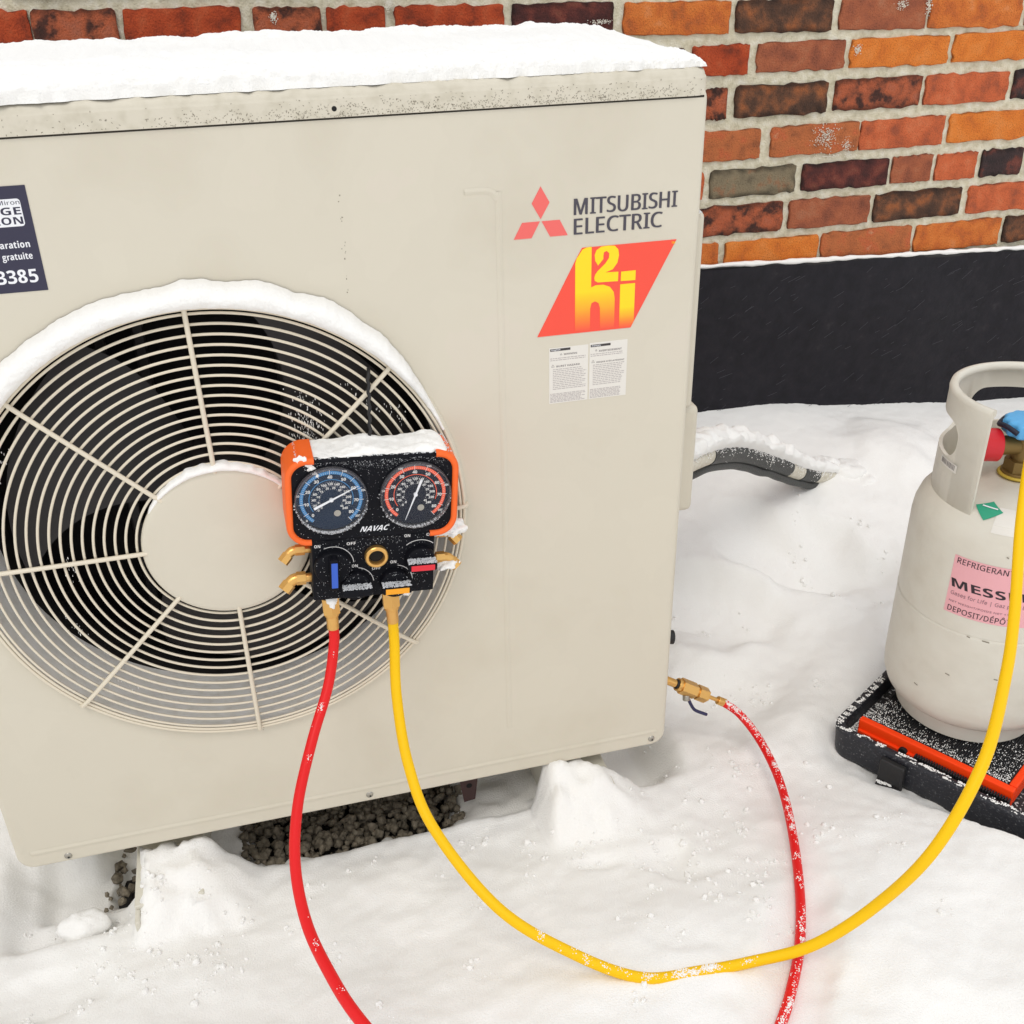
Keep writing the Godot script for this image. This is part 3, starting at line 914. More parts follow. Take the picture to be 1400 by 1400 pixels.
	part(sticker, "letter_h", prism(mm(so, [-38.9, -37.3, -39.4, 37.0, -38.1, 41.8, -31.6, 51.1, -27.5, 52.7, -21.7, 53.2, -21.5, 9.6, -16.3, 11.5, -7.8, 11.3, -0.3, 8.3, 4.1, 2.3, 5.4, -5.0, 5.8, -38.7, -10.4, -38.2, -11.0, -13.8, -12.6, -8.4, -16.7, -6.0, -20.7, -7.6, -22.1, -13.7, -22.0, -37.8]), 0.0004, 0.0008), M.sun_ink)
	part(sticker, "letter_i", prism(mm(so, [11.3, 9.9, 28.2, 9.7, 28.2, -32.5, 24.6, -39.6, 11.5, -39.3]), 0.0004, 0.0008), M.sun_ink_i)
	part(sticker, "letter_dot", prism(mm(so, [11.9, 23.6, 28.3, 23.7, 28.3, 13.0, 11.8, 13.4]), 0.0004, 0.0008), M.sun_yellow)
	part(sticker, "digit_two", prism(mm(so, [-14.2, 32.6, -17.5, 37.9, -18.2, 44.0, -16.3, 49.0, -11.0, 52.3, -3.1, 52.8, 4.0, 52.0, 7.9, 47.7, 8.8, 41.6, 7.3, 33.7, 2.3, 27.1, -6.1, 24.4, 8.7, 23.9, 8.6, 13.7, -14.2, 14.4, -17.4, 16.4, -18.1, 19.4, -17.2, 23.0, -14.5, 26.6, -6.3, 33.9, -2.3, 39.6, -2.0, 44.6, -5.0, 47.4, -8.1, 46.1, -8.6, 42.1, -8.5, 39.1]), 0.0004, 0.0008), M.sun_yellow)
	part(sticker, "trademark", letters("TM", "sans", 0.8075, 0.6985, 0.8118, 0.7008, 0.0006), M.sun_yellow)
	# two white warning labels
	for k in 2:
		var x0 := 0.6722 if k == 0 else 0.7184
		var x1 := 0.7168 if k == 0 else 0.7622
		var lb := part(u, "warning_label", prism(rect(x0, 0.5312, x1, 0.5962 + 0.001 * k), 0, 0.0004), M.white_label)
		var bars := [prism(rect(x0 + 0.0012, 0.5924, x0 + 0.0240, 0.5950), 0.0003, 0.0006)]
		part(lb, "language_bar", joined(bars), M.text_dark)
		part(lb, "language_word", letters("English" if k == 0 else "Français", "bold", x0 + 0.0025, 0.5927, x0 + 0.0125, 0.5947, 0.0005), M.white_ink)
		var heads := []
		if k == 0:
			heads.append(letters("WARNING", "bold", 0.6888, 0.5870, 0.7040, 0.5890, 0.0003))
			heads.append(letters("BURST HAZARD", "bold", 0.6804, 0.5736, 0.7072, 0.5757, 0.0003))
		else:
			heads.append(letters("AVERTISSEMENT", "bold", 0.7290, 0.5860, 0.7556, 0.5882, 0.0003))
			heads.append(letters("RISQUE D'ÉCLATEMENT", "bold", 0.7266, 0.5730, 0.7592, 0.5755, 0.0003))
		for tpos: Vector2 in [Vector2(x0 + 0.0042, 0.5752), Vector2(x0 + (0.0135 if k == 0 else 0.0075), 0.5880)]:
			var big := 0.0016 if tpos.y < 0.58 else 0.0010
			for e in 3:
				var a := Vector2(cos(PI / 2 + TAU * e / 3), sin(PI / 2 + TAU * e / 3)) * big * 1.2 + tpos
				var b := Vector2(cos(PI / 2 + TAU * (e + 1) / 3), sin(PI / 2 + TAU * (e + 1) / 3)) * big * 1.2 + tpos
				heads.append(rod(Vector3(a.x, a.y, 0.0004), Vector3(b.x, b.y, 0.0004), 0.00018, 6))
		part(lb, "heading", joined(heads), M.text_mid)
		var lines := []
		var rng := RandomNumberGenerator.new()
		rng.seed = 90 + k
		var y := 0.5840
		for row in 22:
			if row == 2: y = 0.5712
			if row == 14: y = 0.5425
			var x := x0 + (0.0012 if row < 2 or row >= 14 else 0.0042)
			var stop := x1 - rng.randf_range(0.002, 0.009)
			while x < stop:
				var w := rng.randf_range(0.0012, 0.0046)
				lines.append(prism(rect(x, y - 0.00045, minf(x + w, stop), y + 0.00045), 0.0003, 0.0005))
				x += w + 0.0007
			y -= 0.0021 if row < 14 else 0.0016
			if y < 0.5325: break
		part(lb, "small_print", joined(lines), M.text_grey)
	# navy dealer sticker at the left
	var nv := part(u, "navy_sticker", prism(mm(Vector2(0.1, 0.7), [-25, 9.3, 85.6, 9.0, 86.2, 104.6, -25, 104.6]), 0, 0.0005), M.navy)
	part(nv, "white_box", joined([[rr_loft(0.075, 0.0245, 0.003, [Vector2(0, 0.0004), Vector2(0.0001, 0.0008)]), Transform3D(Basis.IDENTITY, Vector3(0.1418, 0.7812, 0))]]), M.white_ink)
	part(nv, "box_lettering", joined([letters("GE", "bold", 0.1612, 0.7795, 0.1782, 0.7862, 0.0007), letters("ION", "bold", 0.1545, 0.7710, 0.1782, 0.7776, 0.0007), letters("Miron", "sans", 0.1598, 0.7884, 0.1786, 0.7922, 0.0007)]), M.navy)
	part(nv, "lettering", joined([letters("aration", "bold", 0.1535, 0.7497, 0.1790, 0.7562, 0.0004), letters("gratuite", "bold", 0.1530, 0.7372, 0.1790, 0.7454, 0.0004), letters("3385", "bold", 0.1440, 0.7172, 0.1795, 0.7300, 0.0004)]), M.white_ink)
	# perforated strap hanging under the base
	var hb := part(u, "hanging_strap", prism(PackedVector2Array([Vector2(0.552, 0.004), Vector2(0.564, -0.092), Vector2(0.580, -0.090), Vector2(0.592, 0.004)]), -0.062, -0.058), M.rust)
	for hole_y in [-0.018, -0.040, -0.062]:
		part(hb, "strap_hole", disc(Vector2(0.572, hole_y), 0.0042, -0.0572, 14), M.dark)
	# covers on the right side
	var cv := part(u, "service_cover", rbox(Vector3(0.036, 0.24, 0.20), 0.006, Vector3(0.860, 0.590, -0.17)), M.cream)
	var vc := part(u, "valve_cover", rbox(Vector3(0.052, 0.150, 0.19), 0.008, Vector3(0.867, 0.392, -0.175)), M.cream)
	part(u, "pipe_stub", rod(Vector3(0.84, 0.128, -0.075), Vector3(0.874, 0.124, -0.07), 0.010, 16), M.black)
	part(u, "service_port", rod(Vector3(0.835, 0.080, -0.0547), Vector3(0.8735, 0.0560, -0.0524), 0.006, 12), M.brass)

func dia(a: Array) -> PackedVector2Array:
	return mm(Vector2(0.664, 0.734), a)

func mm(o: Vector2, a: Array) -> PackedVector2Array:
	var p := PackedVector2Array()
	for i in range(0, a.size(), 2): p.append(o + Vector2(a[i], a[i + 1]) * 0.001)
	return p

func make_unit_snow() -> void:
	var cap := func(a: float, b: float) -> Vector3:
		# a along x, b round the section from the wall side over the top to the front
		var x := lerpf(-0.02, 0.8385, 1.0 - pow(1.0 - a, 1.8))
		var zf := 0.0010 + 0.0034 * fn.get_noise_2d(x * 26.0, 2.0) + 0.0006 * fn.get_noise_2d(x * 120.0, 5.0) - 0.005 * ss(0.1, 0.5, x)
		var th := PI * (1.0 - b)
		var c := cos(th)
		var k := 2.0 / 5.5
		var zz := signf(c) * pow(absf(c), k)
		var z := lerpf(-0.338, zf, 0.5 + 0.5 * zz)
		var e := pow(maxf(sin(th), 0.0), k)
		var right := (0.8385 - x) / 0.030
		e *= 1.0 if right > 1.0 else pow(maxf(1.0 - pow(1.0 - right, 2.6), 0.0), 0.5)
		var t := lerpf(0.026, 0.019, x) - 0.006 * ss(0.7, 0.84, x) + 0.004 * fn.get_noise_2d(x * 5.0, z * 8.0) + 0.0022 * fn.get_noise_2d(x * 20.0, z * 26.0)
		var p := Vector3(x, 0.8716 + t * e, z)
		var g := 0.0016 * n3(p, 48.0) + 0.0009 * n3(p, 130.0) + 0.0006 * n3(p, 300.0)
		return p + Vector3(0, g * minf(e * 2.0, 1.0), g * ss(0.6, 1.0, b) * 1.4)
	snow_thing("snow_layer", grid(460, 90, cap), "long layer of snow on top of the beige outdoor unit")
	# snow shelf on the upper rim of the fan mouth
	var arc := func(a: float, b: float) -> Vector3:
		var deg := lerpf(22.0, 158.0, a)
		var an := deg_to_rad(deg)
		var taper := ss(22.0, 60.0, deg) * (1.0 - ss(138.0, 158.0, deg))
		var lump := 1.0 + 0.14 * fn.get_noise_2d(deg * 0.10, 3.0) + 0.04 * fn.get_noise_2d(deg * 0.4, 8.0)
		var T := 0.0045 + 0.0195 * taper * lump
		var D := 0.009 + 0.019 * ss(0.0, 0.5, taper)
		var ph := PI * b
		var r := 0.2590 + T * 0.5 * (1.0 + cos(ph))
		var z := 0.0015 + D * pow(maxf(sin(ph), 0.0), 0.62)
		var p := Vector3(FAN.x + r * cos(an), FAN.y + r * sin(an), z)
		var g := 0.0018 * fbm(p, 45.0, 3) + 0.0005 * n3(p, 230.0)
		p += Vector3(cos(an) * cos(ph), sin(an) * cos(ph), sin(ph)) * g * sin(ph)
		return p
	snow_thing("snow_arc", grid(360, 34, arc), "curved ledge of snow over the top of the round fan opening")
	var hs := func(a: float, b: float) -> Vector3:
		var deg := lerpf(24.0, 156.0, a)
		var an := deg_to_rad(deg)
		var taper := sin(PI * a)
		var T := 0.0008 + 0.0085 * pow(taper, 0.8) * (1.0 + 0.25 * fn.get_noise_2d(deg * 0.12, 2.0))
		var ph := PI * b
		var r := 0.0850 + T * 0.5 * (1.0 + cos(ph))
		var p := Vector3(FAN.x + r * cos(an), FAN.y + r * sin(an), 0.009 + 0.0110 * pow(maxf(sin(ph), 0.0), 0.7) * (0.4 + 0.6 * taper))
		return p + Vector3(0, 1, 0) * 0.0009 * fbm(p, 60.0, 3) * sin(ph)
	snow_thing("snow_crescent", grid(120, 20, hs), "thin crescent of snow on top of the round plate in the grille centre")
	snow_thing("snow_lump", blob(Vector3(0.858, 0.7125, -0.13), Vector3(0.02, 0.010, 0.055), 0.4, 60.0), "small lump of snow on the narrow cover at the unit's right side")

func make_feet() -> void:
	for k in 2:
		var x := 0.172 if k == 0 else 0.716
		var f := thing("mounting_foot", Vector3(x, -0.15, -0.12), "pale mounting foot under the left half of the unit, its broken front corner showing" if k == 0 else "pale mounting foot under the right half of the unit, nearly buried in snow", "mounting foot", "feet carrying the outdoor unit")
		var zf := 0.088 if k == 0 else 0.052
		part(f, "side_web", rbox(Vector3(0.006, 0.11, zf + 0.36), 0.002, Vector3(x - 0.038, -0.088, (zf - 0.36) / 2)), M.foot)
		part(f, "side_web", rbox(Vector3(0.006, 0.11, 0.37), 0.002, Vector3(x + 0.038, -0.092, -0.175)), M.foot)
		part(f, "top_plate", rbox(Vector3(0.082, 0.006, zf + 0.34), 0.002, Vector3(x, -0.030, (zf - 0.38) / 2)), M.foot)
		part(f, "front_lip", rbox(Vector3(0.030, 0.010, 0.005), 0.0015, Vector3(x - 0.024, -0.057, zf + 0.004)), M.foot)

# ------------------------------------------------------------------ gauges
func gauge(parent: Node3D, c: Vector2, ink: Material, ndl: float, tip_len: float, tail_len: float) -> void:
	var up := Transform3D(Basis(Vector3.RIGHT, PI / 2), Vector3(c.x, c.y, 0))
	var g := lpart(parent, "gauge", joined([[lathe([Vector2(0.0378, 0.064), Vector2(0.0378, 0.0685), Vector2(0.0372, 0.0700), Vector2(0.0362, 0.0700), Vector2(0.0355, 0.0685), Vector2(0, 0.0685)], 72), up]]), M.gauge_black)
	lpart(g, "dial", disc(c, 0.0352, 0.0689, 64), M.dial_blue if ink == M.blue_ink else M.dial)
	lpart(g, "scale_band", joined([annulus(c, 0.0287, 0.0322, 0.0692, deg_to_rad(-52), deg_to_rad(232), 90), annulus(c, 0.0222, 0.0229, 0.0692, deg_to_rad(-20), deg_to_rad(215), 70)]), ink)
	var ticks := []
	for i in 72:
		var a := deg_to_rad(-52.0 + 284.0 * i / 71.0)
		var d := Vector3(cos(a), sin(a), 0)
		var o := Vector3(c.x, c.y, 0.0694)
		var l := 0.0295 if i % 6 else 0.0275
		ticks.append(rod(o + d * l, o + d * (0.0312 if i % 6 else 0.0335), 0.00014 if i % 6 else 0.00028, 4))
	for rr in [[0.0195, 40], [0.0150, 34], [0.0115, 26]]:
		for i in int(rr[1]):
			var a := deg_to_rad(-25.0 + 245.0 * i / (rr[1] - 1.0))
			var d := Vector3(cos(a), sin(a), 0)
			var o := Vector3(c.x, c.y, 0.0694)
			ticks.append(rod(o + d * rr[0], o + d * (rr[0] + 0.0010), 0.00014, 4))
	lpart(g, "tick_marks", joined(ticks), M.pale_ink)
	var nums := []
	for rr in [[0.0256, 9, 0.0034, 10], [0.0178, 13, 0.0026, 20], [0.0134, 10, 0.0023, 5], [0.0343, 6, 0.0024, 50]]:
		for i in int(rr[1]):
			var a := deg_to_rad(222.0 - 260.0 * i / (rr[1] - 1.0))
			var s := str(int(i * rr[3]))
			var w: float = rr[2] * 0.36 * s.length()
			nums.append(letters(s, "bold", c.x + cos(a) * rr[0] - w, c.y + sin(a) * rr[0] - rr[2] * 0.5, c.x + cos(a) * rr[0] + w, c.y + sin(a) * rr[0] + rr[2] * 0.5, 0.0692))
	lpart(g, "numerals", joined(nums), M.pale_ink)
	lpart(g, "adjuster", disc(c + Vector2(0.006, -0.0165), 0.0036, 0.0695, 24), M.screw)
	var t := Vector3(cos(ndl), sin(ndl), 0)
	var o2 := Vector3(c.x, c.y, 0.0712)
	lpart(g, "needle", joined([tube(PackedVector3Array([o2 - t * tail_len, o2 - t * (tail_len - 0.001), o2, o2 + t * tip_len]), 0.001, 8, PackedFloat32Array([0.0013, 0.0015, 0.0011, 0.00025])), rod(o2 - Vector3(0, 0, 0.002), o2 + Vector3(0, 0, 0.0012), 0.0021, 16)]), M.white_ink)
	lpart(g, "lens", disc(c, 0.0362, 0.0762, 64), M.glass)
	lpart(g, "lens_rim", joined([[lathe([Vector2(0.0375, 0.0688), Vector2(0.0373, 0.0750), Vector2(0.0368, 0.0768), Vector2(0.0360, 0.0764), Vector2(0.0358, 0.0700)], 64), up]]), M.clear)

func knob(parent: Node3D, c: Vector2, turn: float, mark: Material, r: float, front: float) -> void:
	var up := Transform3D(Basis(Vector3.RIGHT, PI / 2), Vector3(c.x, c.y, 0))
	var k := lpart(parent, "knob", joined([[lathe([Vector2(r, front - 0.014), Vector2(r, front - 0.004), Vector2(r * 0.96, front - 0.0015), Vector2(r * 0.88, front), Vector2(0, front)], 40), up]]), M.gauge_black)
	var x := Transform3D(Basis(Vector3(0, 0, 1), turn), Vector3(c.x, c.y, 0))
	lpart(k, "grip", rbox(Vector3(r * 1.9, 0.0085, 0.013), 0.0018, Vector3(0, 0, front + 0.006)), M.gauge_black, x)
	if mark: lpart(k, "colour_mark", rbox(Vector3(r * 1.55, 0.0066, 0.0012), 0.0005, Vector3(0, 0, front + 0.0126)), mark, x)

func nut(a: Vector3, b: Vector3, r: float) -> ArrayMesh:
	# a hexagonal nut with crisp edges
	var hx := PackedVector2Array()
	for k in 6: hx.append(Vector2(cos(TAU * k / 6), sin(TAU * k / 6)) * r * 1.06)
	var d := b - a
	var l := d.length()
	var z := d / l
	var x := z.cross(Vector3.UP if absf(z.y) < 0.9 else Vector3.RIGHT).normalized()
	return joined([[prism(hx, 0, l), Transform3D(Basis(x, z.cross(x), z), a)]])

func make_manifold() -> void:
	var m := thing("manifold_gauge", Vector3(0.462, 0.4855, 0.0), "black and orange manifold gauge set with two dials hooked on the fan grille", "gauge")
	m.rotation.z = -0.075
	# main housing
	lpart(m, "housing", rr_loft(0.1745, 0.0965, 0.019, [Vector2(0.004, 0.020), Vector2(0, 0.023), Vector2(0, 0.0635), Vector2(0.001, 0.0660), Vector2(0.003, 0.0670), Vector2(0.003, 0.0670)], true), M.gauge_black, Transform3D(Basis.IDENTITY, Vector3(0, -0.0058, 0)))
	# orange corner guards, left and right
	for s in [-1.0, 1.0]:
		var path := rr_path(0.1800, 0.1010, 0.023, 12)
		var sel := PackedVector2Array()
		var order := []
		for i in path.size(): order.append(path[(i + (13 * 3 if s > 0 else 13)) % path.size()])
		for q in order:
			if q.x * s > 0.0: sel.append(q)
		# extend the arms towards the middle
		var arm := 0.060
		var full := PackedVector2Array([Vector2(s * arm, sel[0].y)])
		full.append_array(sel)
		full.append(Vector2(s * (arm + 0.005), sel[sel.size() - 1].y))
		var v := PackedVector3Array()
		var prof := [Vector2(0.005, 0.019), Vector2(0.001, 0.0185), Vector2(0, 0.021), Vector2(0, 0.066), Vector2(0.0012, 0.0695), Vector2(0.0035, 0.0705), Vector2(0.0065, 0.0695), Vector2(0.0072, 0.0660)]
		for p in prof:
			for q in full:
				var hx := 0.0900
				var hy := 0.0505
				var inner := Vector2(clampf(q.x, -hx + 0.023, hx - 0.023), clampf(q.y, -hy + 0.023, hy - 0.023))
				var d := (q - inner).normalized()
				v.append(Vector3(q.x - d.x * p.x, q.y - d.y * p.x, p.y))
		lpart(m, "corner_guard", from_points(v, full.size(), prof.size()), M.orange, Transform3D(Basis.IDENTITY, Vector3(0, -0.0058, 0)))
	gauge(m, Vector2(-0.0437, -0.0025), M.blue_ink, deg_to_rad(27), 0.031, 0.020)
	gauge(m, Vector2(0.0437, -0.0030), M.red_ink, deg_to_rad(-110), 0.031, 0.018)
	lpart(m, "maker_lettering", letters("NAVAC", "bold", -0.0145, -0.0445, 0.0145, -0.0383, 0.0671, 0.45), M.white_ink)
	# valve block
	var blk := lpart(m, "valve_block", rbox(Vector3(0.131, 0.077, 0.036), 0.0015, Vector3(0.0005, -0.0875, 0.048)), M.gauge_black)
	lpart(m, "block_neck", rbox(Vector3(0.11, 0.010, 0.026), 0.001, Vector3(0, -0.0485, 0.046)), M.black)
	knob(m, Vector2(-0.0440, -0.0835), PI / 2, M.blue_mark, 0.0195, 0.0750)
	knob(m, Vector2(-0.0200, -0.1085), 0.0, null, 0.0165, 0.0755)
	knob(m, Vector2(0.0225, -0.1095), 0.0, M.yellow_mark, 0.0165, 0.0755)
	knob(m, Vector2(0.0500, -0.0835), 0.0, M.red_mark, 0.0165, 0.0750)
	var port := Vector2(0.0025, -0.0750)
	var up := Transform3D(Basis(Vector3.RIGHT, PI / 2), Vector3(port.x, port.y, 0))
	var sg := lpart(m, "sight_port", joined([[lathe(hard([Vector2(0.0125, 0.060), Vector2(0.0125, 0.0715), Vector2(0.0115, 0.0725), Vector2(0.0088, 0.0725), Vector2(0.0080, 0.0705), Vector2(0.0078, 0.064)]), 48), up]]), M.brass)
	lpart(sg, "bore", disc(port, 0.0082, 0.0665, 32), M.void)
	# markings
	var marks := []
	for q in [[-0.0625, -0.0605, "ON"], [-0.0285, -0.0600, "OFF"], [-0.0235, -0.0880, "ON"], [-0.0020, -0.0930, "OFF"], [0.0180, -0.0870, "ON"], [0.0405, -0.1030, "OFF"], [0.0330, -0.0560, "ON"], [0.0570, -0.0565, "OFF"]]:
		marks.append(letters(q[2], "bold", q[0], q[1], q[0] + 0.0032 * q[2].length(), q[1] + 0.0035, 0.0661))
	marks.append(letters("VACUUM", "bold", -0.0235, -0.1245, -0.0035, -0.1212, 0.0661))
	for q in [[-0.0440, -0.0835, 0.0225, 5, 112], [-0.0200, -0.1085, 0.0195, 5, 80], [0.0225, -0.1095, 0.0195, 5, 80], [0.0500, -0.0835, 0.0225, 50, 130]]:
		marks.append(annulus(Vector2(q[0], q[1]), q[2], q[2] + 0.0007, 0.0662, deg_to_rad(q[3]), deg_to_rad(q[4]), 24))
	lpart(m, "markings", joined(marks), M.pale_ink)
	# brass elbows at the left and the right
	for q in [[-0.063, -0.0725, -1.0, 0.0057], [-0.063, -0.1080, -1.0, 0.0069], [0.064, -0.0640, 1.0, 0.0060], [0.064, -0.0965, 1.0, 0.0060]]:
		var s: float = q[2]
		var r: float = q[3]
		var p := Vector3(q[0], q[1], 0.046)
		var e := lpart(m, "elbow", joined([rod(p, p + Vector3(s * 0.010, 0, 0), r * 0.72, 14), nut(p + Vector3(s * 0.008, 0, 0), p + Vector3(s * 0.018, 0, 0), r),
			tube(spline([p + Vector3(s * 0.017, 0, 0), p + Vector3(s * 0.022, -0.0012, 0.0005), p + Vector3(s * 0.029, -0.0075, 0.003)], 5), r * 0.92, 14)]), M.brass)
		lpart(e, "cap", nut(p + Vector3(s * 0.0255, -0.0045, 0.0015), p + Vector3(s * 0.0320, -0.011, 0.005), r * 1.04), M.brass)
	# ports at the bottom
	lpart(m, "hose_port", rod(Vector3(-0.0470, -0.124, 0.049), Vector3(-0.0470, -0.132, 0.049), 0.0065), M.brass)
	lpart(m, "hose_port", rod(Vector3(0.0195, -0.124, 0.052), Vector3(0.0195, -0.130, 0.052), 0.0065), M.brass)
	lpart(m, "capped_port", joined([nut(Vector3(-0.0165, -0.124, 0.046), Vector3(-0.0165, -0.131, 0.046), 0.0062), rod(Vector3(-0.0165, -0.131, 0.046), Vector3(-0.0165, -0.136, 0.046), 0.0048)]), M.brass)
	# hanging strap
	var strap := []
	for i in 30:
		var t := i / 29.0
		strap.append(Vector3(0.0025 + 0.0008 * sin(t * 40.0), lerpf(0.040, 0.113, t), lerpf(0.030, 0.0165, t) + 0.0008 * cos(t * 40.0)))
	strap.append(Vector3(0.004, 0.1155, 0.010))
	strap.append(Vector3(0.004, 0.110, 0.003))
	lpart(m, "hanging_strap", tube(PackedVector3Array(strap), 0.0019, 8), M.black)
	# frost crystals on the black faces
	var rng := RandomNumberGenerator.new()
	rng.seed = 77
	var xf := []
	for i in 1900:
		var p := Vector3.ZERO
		if i < 500: p = Vector3(rng.randf_range(-0.08, 0.08), rng.randf_range(-0.050, 0.036), 0.0672)
		elif i < 1200: p = Vector3(rng.randf_range(-0.07, 0.078), 0.0385 - absf(rng.randfn(0, 0.006)), 0.0672)
		elif i < 1800: p = Vector3(rng.randf_range(-0.062, 0.064), rng.randf_range(-0.124, -0.052), 0.0662)
		else: p = Vector3(rng.randf_range(-0.020, 0.030) , rng.randf_range(-0.062, -0.050), 0.0662)
		if Vector2(p.x + 0.0437, p.y + 0.0025).length() < 0.0382 or Vector2(p.x - 0.0437, p.y + 0.003).length() < 0.0382: continue
		if p.y < -0.05:
			for kc in [Vector3(-0.0440, -0.0835, 0.02), Vector3(-0.0200, -0.1085, 0.017), Vector3(0.0225, -0.1095, 0.017), Vector3(0.0500, -0.0835, 0.017)]:
				if Vector2(p.x - kc.x, p.y - kc.y).length() < kc.z: p.z = 0.0757
			if Vector2(p.x - 0.0025, p.y + 0.0750).length() < 0.0128: continue
		xf.append(Transform3D(Basis.from_scale(Vector3.ONE * (0.00011 + 0.00036 * pow(rng.randf(), 2.4))), p))
	for i in 2600:
		var hx := rng.randf_range(-0.078, 0.082)
		var hz := rng.randf_range(0.022, 0.067)
		xf.append(Transform3D(Basis.from_scale(Vector3.ONE * (0.0002 + 0.0007 * pow(rng.randf(), 2.0))), Vector3(hx, 0.0425, hz)))
	# frost along the wing grips' upper sides
	for kc in [Vector4(-0.0200, -0.1085, 0.0165, 0.0755), Vector4(0.0225, -0.1095, 0.0165, 0.0755), Vector4(0.0500, -0.0835, 0.0165, 0.0750)]:
		for i in 520:
			xf.append(Transform3D(Basis.from_scale(Vector3.ONE * rng.randf_range(0.0003, 0.0008)), Vector3(kc.x + rng.randf_range(-1, 1) * kc.z * 0.93, kc.y + 0.0048 + rng.randf() * 0.0010, kc.w + rng.randf_range(0.0008, 0.0115))))
	for q in [[-0.0437, -0.0025, 420], [0.0437, -0.003, 220]]:
		for i in q[2]:
			var a := deg_to_rad(rng.randfn(-95.0, 33.0))
			var r := 0.0376 + rng.randfn(0, 0.0006)
			xf.append(Transform3D(Basis.from_scale(Vector3.ONE * rng.randf_range(0.0002, 0.0008)), Vector3(q[0] + cos(a) * r, q[1] + sin(a) * r, rng.randf_range(0.070, 0.0735))))
	var flake := SphereMesh.new()
	flake.radius = 1.0
	flake.height = 1.6
	flake.radial_segments = 5
	flake.rings = 3
	scatter(m, "frost", xf, flake, M.frost)
	# snow on top of the housing
	var tb := m.transform
	var top := func(a: float, b: float) -> Vector3:
		var x := lerpf(-0.064, 0.082, a)
		var th := PI * (1.0 - b)
		var z := lerpf(0.020, 0.0650, 0.5 + 0.5 * signf(cos(th)) * pow(absf(cos(th)), 0.5)) + 0.002 * fn.get_noise_2d(x * 90.0, 1.0) * b
		var e := pow(maxf(sin(th), 0.0), 0.5) * pow(maxf(1.0 - pow(absf(2.0 * a - 1.0), 8.0), 0.0), 0.5)
		var t := 0.0010 + 0.0066 * exp(-pow((x + 0.010) / 0.017, 2.0)) + 0.0062 * exp(-pow((x - 0.060) / 0.020, 2.0)) + 0.0016 * fn.get_noise_2d(x * 60.0, z * 60.0)
		t = (t - 0.0012 * ss(0.6, 1.0, b)) * e
		var corner := 0.0428 - 0.016 * pow(ss(0.068, 0.09, absf(x)), 2.0)
		var p := Vector3(x, corner + t, z)
		p.y += 0.0008 * n3(p, 160.0) * e
		return tb * p
	var streak := []
	for q in [[-0.070, 0.0415, 0.0060], [-0.0665, 0.0375, 0.0050], [-0.0625, 0.0330, 0.0044], [-0.0595, 0.0290, 0.0036], [-0.0570, 0.0255, 0.0026], [-0.074, 0.0435, 0.0050]]:
		streak.append(blob(tb * Vector3(q[0], q[1], 0.0665), Vector3(q[2], q[2] * 0.8, 0.0028), 0.6, 150.0, 16, 10))
	streak.append(grid(120, 50, top))
	snow_thing("snow_patch", joined(streak), "patchy snow on top of the black and orange gauge set")
	snow_thing("snow_lump", joined([blob(tb * Vector3(0.079, -0.0545, 0.050), Vector3(0.016, 0.0085, 0.010), 0.5, 90.0), blob(tb * Vector3(0.092, -0.059, 0.052), Vector3(0.011, 0.006, 0.009), 0.5, 90.0)]), "lump of snow on the upper right brass elbow of the gauge set")
	snow_thing("snow_lump", blob(tb * Vector3(0.084, -0.1045, 0.050), Vector3(0.013, 0.005, 0.009), 0.5, 90.0), "lump of snow hanging at the lower right brass elbow of the gauge set")
	snow_thing("snow_lump", blob(tb * Vector3(0.038, -0.1295, 0.052), Vector3(0.0075, 0.007, 0.007), 0.5, 90.0), "lump of snow beside the yellow hose under the valve block")
	snow_thing("snow_lump", blob(tb * Vector3(-0.0445, -0.133, 0.0575), Vector3(0.0058, 0.0105, 0.004), 0.35, 90.0), "lump of snow frozen on the brass nut of the red hose")

# ------------------------------------------------------------------ hoses
func hose_snow(pts: PackedVector3Array, r: float, from: float, to: float, count: int, seed_: int, big: float) -> Array:
	var rng := RandomNumberGenerator.new()
	rng.seed = seed_
	var xf := []
	var n := pts.size()
	var c := 0
	while c < count:
		var i := int(rng.randf_range(from, to) * (n - 2))
		var p := pts[i].lerp(pts[i + 1], rng.randf())
		var k := rng.randi_range(2, 26) if rng.randf() < 0.4 else rng.randi_range(1, 4)
		var base := Vector3(rng.randfn(0.0, 0.5), 1.0 + rng.randf(), rng.randfn(0.7, 0.6)).normalized()
		for j in k:
			var d := (base + Vector3(rng.randfn(0, 0.25), rng.randfn(0, 0.25), rng.randfn(0, 0.25))).normalized()
			var t := (pts[i + 1] - pts[i]).normalized()
			d = (d - t * d.dot(t)).normalized()
			xf.append(Transform3D(Basis.from_scale(Vector3.ONE * rng.randf_range(0.00022, big)), p + t * rng.randfn(0, 0.003) + d * r))
			c += 1
	return xf

